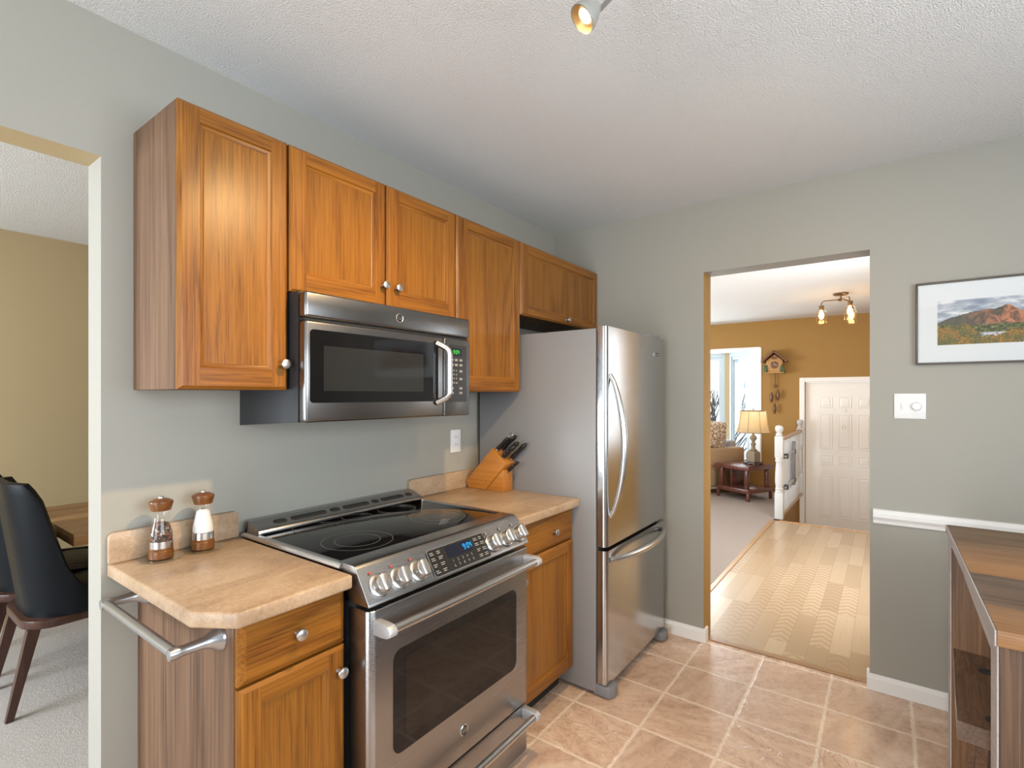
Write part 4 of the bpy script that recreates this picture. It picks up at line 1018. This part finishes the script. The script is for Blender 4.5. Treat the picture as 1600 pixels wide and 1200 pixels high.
for y in (-2.02, -2.245):
    mb = MB().box(0.775, 1.15, y - .01, y + .01, 0.20, 0.235, 0.003); obj('stretcher', mb, M['stoolwood'], st)

# ---------------------------------------------------------------- dining room
dt = thing('dining_table', 'light brown wooden dining table in the room beyond the left opening', 'table', (0.35, 1.68, 0))
for i in range(5):
    ya = 1.235 + 0.885 * i / 5
    mb = MB().box(-0.165, 1.35, ya + .0004, ya + 0.177 - .0004, 0.692, 0.750, 0.002); obj('top_board', mb, M['tablewood'], dt)
for x in (0.15, 1.1):
    mb = MB().box(x - .05, x + .05, 1.35, 2.0, 0.06, 0.69, 0.004); obj('pedestal', mb, M['darkwood'], dt)
    mb = MB().box(x - .06, x + .06, 1.30, 2.06, 0.001, 0.06, 0.004); obj('foot', mb, M['darkwood'], dt)
def dining_chair(label, loc):
    t = thing('dining_chair', label, 'chair', loc, group='black leather dining chairs')
    hw, xr, xf = 0.235, -0.19, 0.27   # local: faces +x
    # shell loft
    path = []; cr = 0.17
    for i in range(9): path.append((xf + (xr + cr - xf) * i / 8, -hw))
    for i in range(1, 12):
        a = R(-90 - 90 * i / 12); path.append((xr + cr + cr * math.cos(a), -hw + cr + cr * math.sin(a)))
    for i in range(7): path.append((xr, -hw + cr + (2 * hw - 2 * cr) * i / 6))
    for i in range(1, 12):
        a = R(180 - 90 * i / 12); path.append((xr + cr + cr * math.cos(a), hw - cr + cr * math.sin(a)))
    for i in range(9): path.append((xr + cr + (xf - xr - cr) * i / 8, hw))
    def top(x, y):
        s = (x - xr)
        pts = [(0.0, 1.015), (0.055, 1.010), (0.085, 0.93), (0.105, 0.78), (0.125, 0.635), (0.155, 0.545), (0.21, 0.490), (0.46, 0.465)]
        if s <= 0: return pts[0][1]
        for (a, b_), (c_, d_) in zip(pts, pts[1:]):
            if s <= c_: return b_ + (d_ - b_) * (s - a) / (c_ - a)
        return pts[-1][1]
    NV = 12; vs = []; fs = []; n = len(path)
    for (x, y) in path:
        zt = top(x, y)
        for k_ in range(NV + 1):
            z = 0.405 + (zt - 0.405) * k_ / NV; q = max(0, z - 0.45)
            vs.append((x - 0.135 * q - 0.0 * q, y * (1 - 0.10 * q), z))
    for i in range(n - 1):
        for k_ in range(NV): fs.append((i * (NV + 1) + k_, (i + 1) * (NV + 1) + k_, (i + 1) * (NV + 1) + k_ + 1, i * (NV + 1) + k_ + 1))
    mb = MB().faces(vs, fs); bmesh.ops.recalc_face_normals(mb.bm, faces=mb.bm.faces)
    sh = obj('shell', mb, M['leather'], t, local=True, angle=70)
    so_ = sh.modifiers.new('thickness', 'SOLIDIFY'); so_.thickness = 0.032; so_.offset = 0
    bv = sh.modifiers.new('soft_edges', 'BEVEL'); bv.width = 0.010; bv.segments = 3; bv.limit_method = 'ANGLE'; bv.angle_limit = R(40)
    mb = MB().prism(rrect(xr + 0.03, xf, -hw + 0.022, hw - 0.022, 0.15, 8), 2, 0.407, 0.475, bev=0.018, seg=3); obj('seat_cushion', mb, M['leather'], t, local=True)
    mb = MB().prism(rrect(xr - .040, xf - .005, -hw - .005, hw + .005, 0.12, 8), 2, 0.368, 0.406, bev=0.004); obj('seat_frame', mb, M['darkwood'], t, local=True)
    for sx, sy in ((-1, -1), (-1, 1), (1, -1), (1, 1)):
        xt = -0.192 if sx < 0 else 0.215; xb_ = xt + sx * (0.08 if sx < 0 else 0.05); yt = sy * 0.178; yb_ = sy * 0.190
        mb = MB(); a, b_ = 0.022, 0.013
        q = [(xb_ - b_, yb_ - b_, 0.001), (xb_ + b_, yb_ - b_, 0.001), (xb_ + b_, yb_ + b_, 0.001), (xb_ - b_, yb_ + b_, 0.001),
             (xt - a, yt - a, 0.3675), (xt + a, yt - a, 0.3675), (xt + a, yt + a, 0.3675), (xt - a, yt + a, 0.3675)]
        mb.faces(q, [(3, 2, 1, 0), (4, 5, 6, 7), (0, 1, 5, 4), (1, 2, 6, 5), (2, 3, 7, 6), (3, 0, 4, 7)]); obj('leg', mb, M['darkwood'], t, local=True, smooth=False)
    return t
dc = dining_chair('black leather dining chair nearest the kitchen opening', (-0.115, 1.402, 0))
dup(dc, (-0.13, 1.925, 0), label='black leather dining chair mostly hidden behind the nearer one')

# ---------------------------------------------------------------- living room and foyer
ea = R(-25)
et = thing('end_table', 'dark cherry end table with open shelf holding the table lamp', 'end table', (6.655, -0.25, 0), ea)
def et_part(n, x0, x1, y0, y1, z0, z1, bev=0.004, m='cherry'): return obj(n, MB().box(x0, x1, y0, y1, z0, z1, bev), M[m], et, local=True)
H = 0.25
et_part('top', -H - .01, H + .01, -H - .01, H + .01, 0.405, 0.466)
et_part('lower_shelf', -H, H, -H, H, 0.10, 0.155)
for sx in (-1, 1):
    for sy in (-1, 1): et_part('leg', sx * H - .035 if sx > 0 else -H - .0, sx * H if sx > 0 else -H + .035, sy * H - .035 if sy > 0 else -H, sy * H if sy > 0 else -H + .035, 0.001, 0.0995)
for sx, sy in ((-0.15, -0.15), (0.20, -0.20), (-0.20, 0.20), (0.2, 0.2)): et_part('post', sx - .025, sx + .025, sy - .025, sy + .025, 0.1555, 0.4045)
et_part('back_panel', -0.13, 0.17, 0.10, 0.125, 0.1555, 0.4045, 0.002)
lx, ly = 6.60, -0.375
tl = thing('table_lamp', 'lit table lamp with a cream bell shade and turned base', 'lamp', (lx, ly, 0.4665), ea)
mb = MB().box(-.085, .085, -.085, .085, 0.012, 0.03, 0.004)
for sx in (-1, 1):
    for sy in (-1, 1): mb.box(sx * .07 - .018, sx * .07 + .018, sy * .07 - .018, sy * .07 + .018, 0, 0.013, 0.002)
obj('plinth', mb, M['darkwood'], tl, local=True)
mb = MB().lathe([(0.072, 0.03), (0.085, 0.04), (0.090, 0.10), (0.088, 0.155), (0.070, 0.178), (0.045, 0.188)], (0, 0, 0), (0, 0, 1), 4)
bmesh.ops.rotate(mb.bm, cent=(0, 0, 0), matrix=Matrix.Rotation(R(45), 3, 'Z'), verts=mb.bm.verts); obj('lower_body', mb, M['lampbase'], tl, local=True, angle=20)
obj('column', MB().lathe([(0.045, 0.188), (0.050, 0.198), (0.030, 0.210), (0.024, 0.245), (0.036, 0.275), (0.030, 0.285), (0.020, 0.300), (0.022, 0.318), (0.044, 0.345), (0.046, 0.360), (0.032, 0.385), (0.014, 0.400), (0.010, 0.44)], (0, 0, 0), (0, 0, 1), 24), M['lampbase'], tl, local=True)
sh = MB().lathe([(0.212, 0.432), (0.196, 0.480), (0.184, 0.540), (0.174, 0.610), (0.166, 0.680), (0.164, 0.722)], (0, 0, 0), (0, 0, 1), 32, cap=False); shd = obj('lamp_shade', sh, M['shade'], tl, local=True)
mb = MB()
for zz, rr in ((0.432, 0.213), (0.722, 0.165)):
    mb.tube([(rr * math.cos(2 * PI * i / 40), rr * math.sin(2 * PI * i / 40), zz) for i in range(41)], 0.004, 6, cap=False)
for k_ in range(8):
    a = 2 * PI * k_ / 8 + 0.3
    mb.tube([(r_ * math.cos(a), r_ * math.sin(a), z_) for r_, z_ in ((0.214, 0.432), (0.198, 0.480), (0.186, 0.540), (0.176, 0.610), (0.168, 0.680), (0.166, 0.722))], 0.0028, 5)
obj('shade_ribs', mb, M['bronze'], shd, local=True)
obj('finial', MB().lathe([(0.004, 0.70), (0.004, 0.735), (0.012, 0.742), (0.009, 0.752), (0, 0.756)], (0, 0, 0), (0, 0, 1), 12), M['bronze'], tl, local=True)
obj('bulb', MB().ball((0, 0, 0.58), 0.028, (1, 1, 1.3), 12), M['bulb'], tl, local=True)
point('table_lamp_glow', (lx, ly, 0.4665 + 0.60), 3.2, (1.0, 0.72, 0.40), 0.03)

sa = R(-38)
sf = thing('sofa', 'tan sofa with grey cushions, its back to the kitchen, under the bay window', 'sofa', (6.712, 0.252, 0), sa)
# local: x along the back towards the right end, y towards the window
def spt(n, x0, x1, y0, y1, z0, z1, bev, m): return obj(n, MB().box(x0, x1, y0, y1, z0, z1, bev, 4), M[m], sf, local=True)
L0, L1 = -1.6, 0.56
spt('back', L0, L1, -0.10, 0.06, 0.09, 0.645, 0.03, 'sofa')
spt('base', L0, L1 - .0, 0.061, 0.31, 0.09, 0.40, 0.02, 'sofa')
for i in range(3): spt('seat_cushion', L0 + .14 + i * 0.626, L0 + .14 + (i + 1) * 0.626 - .006, 0.11, 0.325, 0.402, 0.52, 0.04, 'sofa_grey')
for i in range(3): spt('back_cushion', L0 + .14 + i * 0.626, L0 + .14 + (i + 1) * 0.626 - .01, 0.07, 0.25, 0.522, 0.965 - 0.015 * i, 0.07, 'sofa_grey')
for xa in (L0, L1 - .13): spt('arm', xa, xa + .13, 0.062, 0.32, 0.403, 0.735, 0.05, 'sofa_grey')
for xa in (L0 + .05, L1 - .10):
    for ya in (-0.07, 0.25): spt('foot', xa, xa + .05, ya, ya + .05, 0.001, 0.0895, 0.004, 'darkwood')
pl = MB().box(-0.20, 0.20, -0.05, 0.05, -0.19, 0.19, 0.045, 4)
po = obj('throw_pillow', pl, M['pillow'], local=True, angle=60); po.location = (6.768, 0.196, 0.838); po.rotation_euler = (R(4), R(7), sa)
tag(po, 'brown patterned throw pillow leaning on the sofa back cushions', 'pillow')

# railing
rl = thing('stair_railing', 'white turned stair railing with an oak handrail beside the entry door', 'railing', (6.4, -0.82, 0))
RY = -0.845
def newel(x):
    mb = MB().box(x - .042, x + .042, RY - .042, RY + .042, 0.001, 0.30, 0.003)
    mb.lathe([(0.040, 0.30), (0.043, 0.312), (0.036, 0.325), (0.043, 0.340), (0.036, 0.352), (0.038, 0.372), (0.044, 0.42), (0.043, 0.50), (0.036, 0.60), (0.034, 0.640), (0.043, 0.655), (0.036, 0.668), (0.043, 0.685), (0.040, 0.70)], (x, RY, 0), (0, 0, 1), 20)
    mb.box(x - .042, x + .042, RY - .042, RY + .042, 0.70, 0.935, 0.004)
    mb.lathe([(0.030, 0.935), (0.038, 0.950), (0.028, 0.965), (0.024, 0.972), (0.036, 0.990), (0.043, 1.012), (0.042, 1.030), (0.034, 1.048), (0.018, 1.058), (0, 1.060)], (x, RY, 0), (0, 0, 1), 20)
    return obj('newel_post', mb, M['rail_dim'], rl)
newel(5.575); newel(7.30)
mb = MB().prism([(RY - .030, 0.880), (RY + .030, 0.880), (RY + .032, 0.905), (RY + .018, 0.922), (RY - .018, 0.922), (RY - .032, 0.905)], 0, 5.618, 7.257); obj('handrail', mb, M['railwood'], rl)
mb = MB().box(5.618, 7.257, RY - .028, RY + .028, 0.001, 0.035, 0.004); obj('base_rail', mb, M['railwood'], rl)
for i in range(13):
    x = 5.74 + i * 0.117
    mb = MB().box(x - .017, x + .017, RY - .017, RY + .017, 0.035, 0.25, 0.002)
    mb.lathe([(0.016, 0.25), (0.019, 0.265), (0.012, 0.28), (0.018, 0.30), (0.019, 0.40), (0.013, 0.62), (0.018, 0.64), (0.012, 0.655), (0.016, 0.67)], (x, RY, 0), (0, 0, 1), 10)
    mb.box(x - .017, x + .017, RY - .017, RY + .017, 0.67, 0.88, 0.002); obj('baluster', mb, M['rail_dim'], rl)
sgt = thing('safety_gate', 'folded pale baby gate strapped across the white balusters', 'baby gate', (6.1, RY - .05, 0.3))
mb = MB()
for z in (0.345, 0.700): mb.tube([(5.66, RY - .052, z), (6.42, RY - .052, z + .015)], 0.014, 10)
obj('rails', mb, M['nickel'], sgt)
mb = MB().box(6.25, 6.32, RY - .070, RY - .036, 0.29, 0.83, 0.008); obj('slide_bar', mb, M['greyplastic'], sgt)
mb = MB()
for x in (5.70, 6.30):
    for z in (0.345, 0.70): mb.box(x - .022, x + .022, RY - .075, RY - .030, z - .025, z + .03, 0.004)
obj('clamps', mb, M['blackmetal'], sgt)

# cuckoo clock
ck = thing('cuckoo_clock', 'carved wooden cuckoo clock with pine cone weights on the ochre wall', 'clock', (7.30, -0.528, 1.72))
CX, CY = FX - 0.001, -0.528
mb = MB().prism([(CY - .105, 1.735), (CY + .105, 1.735), (CY + .105, 1.90), (CY, 1.985), (CY - .105, 1.90)], 0, CX - .11, CX, bev=0.003); obj('case', mb, M['clockgold'], ck)
for s in (-1, 1):
    X = Matrix.Translation((CX - .075, CY, 2.045)) @ Matrix.Rotation(s * R(43), 4, 'X')
    mb = MB().box(-0.085, 0.072, 0 if s < 0 else -0.232, 0.232 if s < 0 else 0, -0.022, 0.0, 0.003, X=X); obj('roof', mb, M['clockwood'], ck)
mb = MB().lathe([(0.052, 0), (0.052, 0.006), (0.045, 0.010), (0.0, 0.010)], (CX - .110, CY, 1.835), (-1, 0, 0), 24); dl = obj('dial', mb, M['clockwood'], ck)
mb = MB().box(CX - .1225, CX - .1205, CY - .002, CY + .002, 1.835, 1.872); mb.box(CX - .1225, CX - .1205, CY - .026, CY, 1.833, 1.837); obj('hands', mb, M['white_plastic'], dl)
mb = MB().box(CX - .115, CX - .108, CY - .035, CY + .035, 1.915, 1.955, 0.002); obj('cuckoo_door', mb, M['clockwood'], ck)
mb = MB()
random.seed(11)
for k_ in range(26):
    s = random.choice((-1, 1)); mb.ball((CX - .11 - random.random() * .02, CY + s * (.075 + random.random() * .06), 1.735 + random.random() * .09), 0.016, (0.6, 1, 1), 8)
obj('carved_leaves', mb, M['leafgreen'], ck)
mb = MB().box(CX - .125, CX - .002, CY - .125, CY + .125, 1.715, 1.735, 0.004); obj('base_board', mb, M['clockgold'], ck)
for i, (dy, z) in enumerate(((0.045, 1.29), (-0.040, 1.33), (0.004, 1.13))):
    mb = MB().tube([(CX - .05, CY + dy, 1.714), (CX - .05, CY + dy, z + .15)], 0.0025, 6); c_ = obj('chain', mb, M['brass'], ck)
    mb = MB().lathe([(0.003, 0.155), (0.012, 0.14), (0.020, 0.10), (0.022, 0.06), (0.016, 0.025), (0.004, 0.0), (0, -0.002)], (CX - .05, CY + dy, z), (0, 0, 1), 12); obj('pine_cone_weight', mb, M['clockwood'], ck)
mb = MB().box(CX - .032, CX - .028, CY - .004, CY + .004, 1.52, 1.714); mb.lathe([(0.026, 0), (0.026, 0.006), (0, 0.008)], (CX - .026, CY, 1.53), (-1, 0, 0), 16); obj('pendulum', mb, M['clockwood'], ck)

# foyer ceiling fixture
cf = thing('ceiling_light', 'bronze ceiling light with three lit glass jar shades', 'ceiling light', (5.6, -1.43, CE))
HX, HY = 5.60, -1.43
mb = MB().lathe([(0.072, 0), (0.072, 0.012), (0.060, 0.020), (0.010, 0.022), (0.008, 0.055), (0.034, 0.058), (0.036, 0.070), (0.030, 0.076), (0.012, 0.082), (0, 0.085)], (HX, HY, CE - 0.0005), (0, 0, -1), 24); obj('canopy', mb, M['bronze'], cf)
for k_, an in enumerate((90, 210, 330)):
    a = R(an); d = Vector((math.cos(a), math.sin(a), 0)); h0 = Vector((HX, HY, CE - 0.067))
    e = h0 + d * 0.178
    pts = [h0 + d * 0.02, h0 + d * 0.14, h0 + d * 0.165 + Vector((0, 0, -0.006)), e + Vector((0, 0, -0.03)), e + Vector((0, 0, -0.055))]
    arm = obj('arm', MB().tube(pts, 0.006, 8), M['bronze'], cf, angle=60)
    zb = e.z - 0.05
    obj('socket', MB().lathe([(0.012, 0.004), (0.027, 0.0), (0.027, -0.012), (0.024, -0.016), (0.024, -0.040), (0.020, -0.045)], (e.x, e.y, zb), (0, 0, 1), 16), M['bronze'], arm)
    obj('jar_shade', MB().lathe([(0.026, -0.020), (0.030, -0.045), (0.046, -0.065), (0.050, -0.085), (0.051, -0.180), (0.050, -0.190)], (e.x, e.y, zb), (0, 0, 1), 20, cap=False), M['jarglass'], arm)
    obj('bulb', MB().lathe([(0.010, -0.045), (0.016, -0.065), (0.026, -0.095), (0.027, -0.115), (0.018, -0.140), (0, -0.150)], (e.x, e.y, zb), (0, 0, 1), 14), M['bulb'], arm)
    point('jar_glow', (e.x, e.y, zb - 0.165), 1.7, (1.0, 0.60, 0.24), 0.03)

# shrub outside the bay
sb = MB(); random.seed(5)
for k_ in range(150):
    bx, by = 10.2 + random.uniform(-.25, .25), 1.38 + random.uniform(-.30, .30)
    p = Vector((bx, by, -1.19)); pts = [p]; dv = Vector((random.uniform(-.3, .3), random.uniform(-.3, .3), 1)).normalized()
    for q in range(6):
        dv = (dv + Vector((random.uniform(-.3, .3), random.uniform(-.3, .3), random.uniform(-.05, .1)))).normalized(); p = p + dv * 0.46; pts.append(p)
    sb.tube(pts, [0.020, 0.017, 0.015, 0.013, 0.012, 0.010, 0.008], 4)
o = obj('leafless_shrub', sb, M['twig'], at=(10.2, 1.15, -1.19)); tag(o, 'bare grey shrub outside the front bay pane', 'shrub')
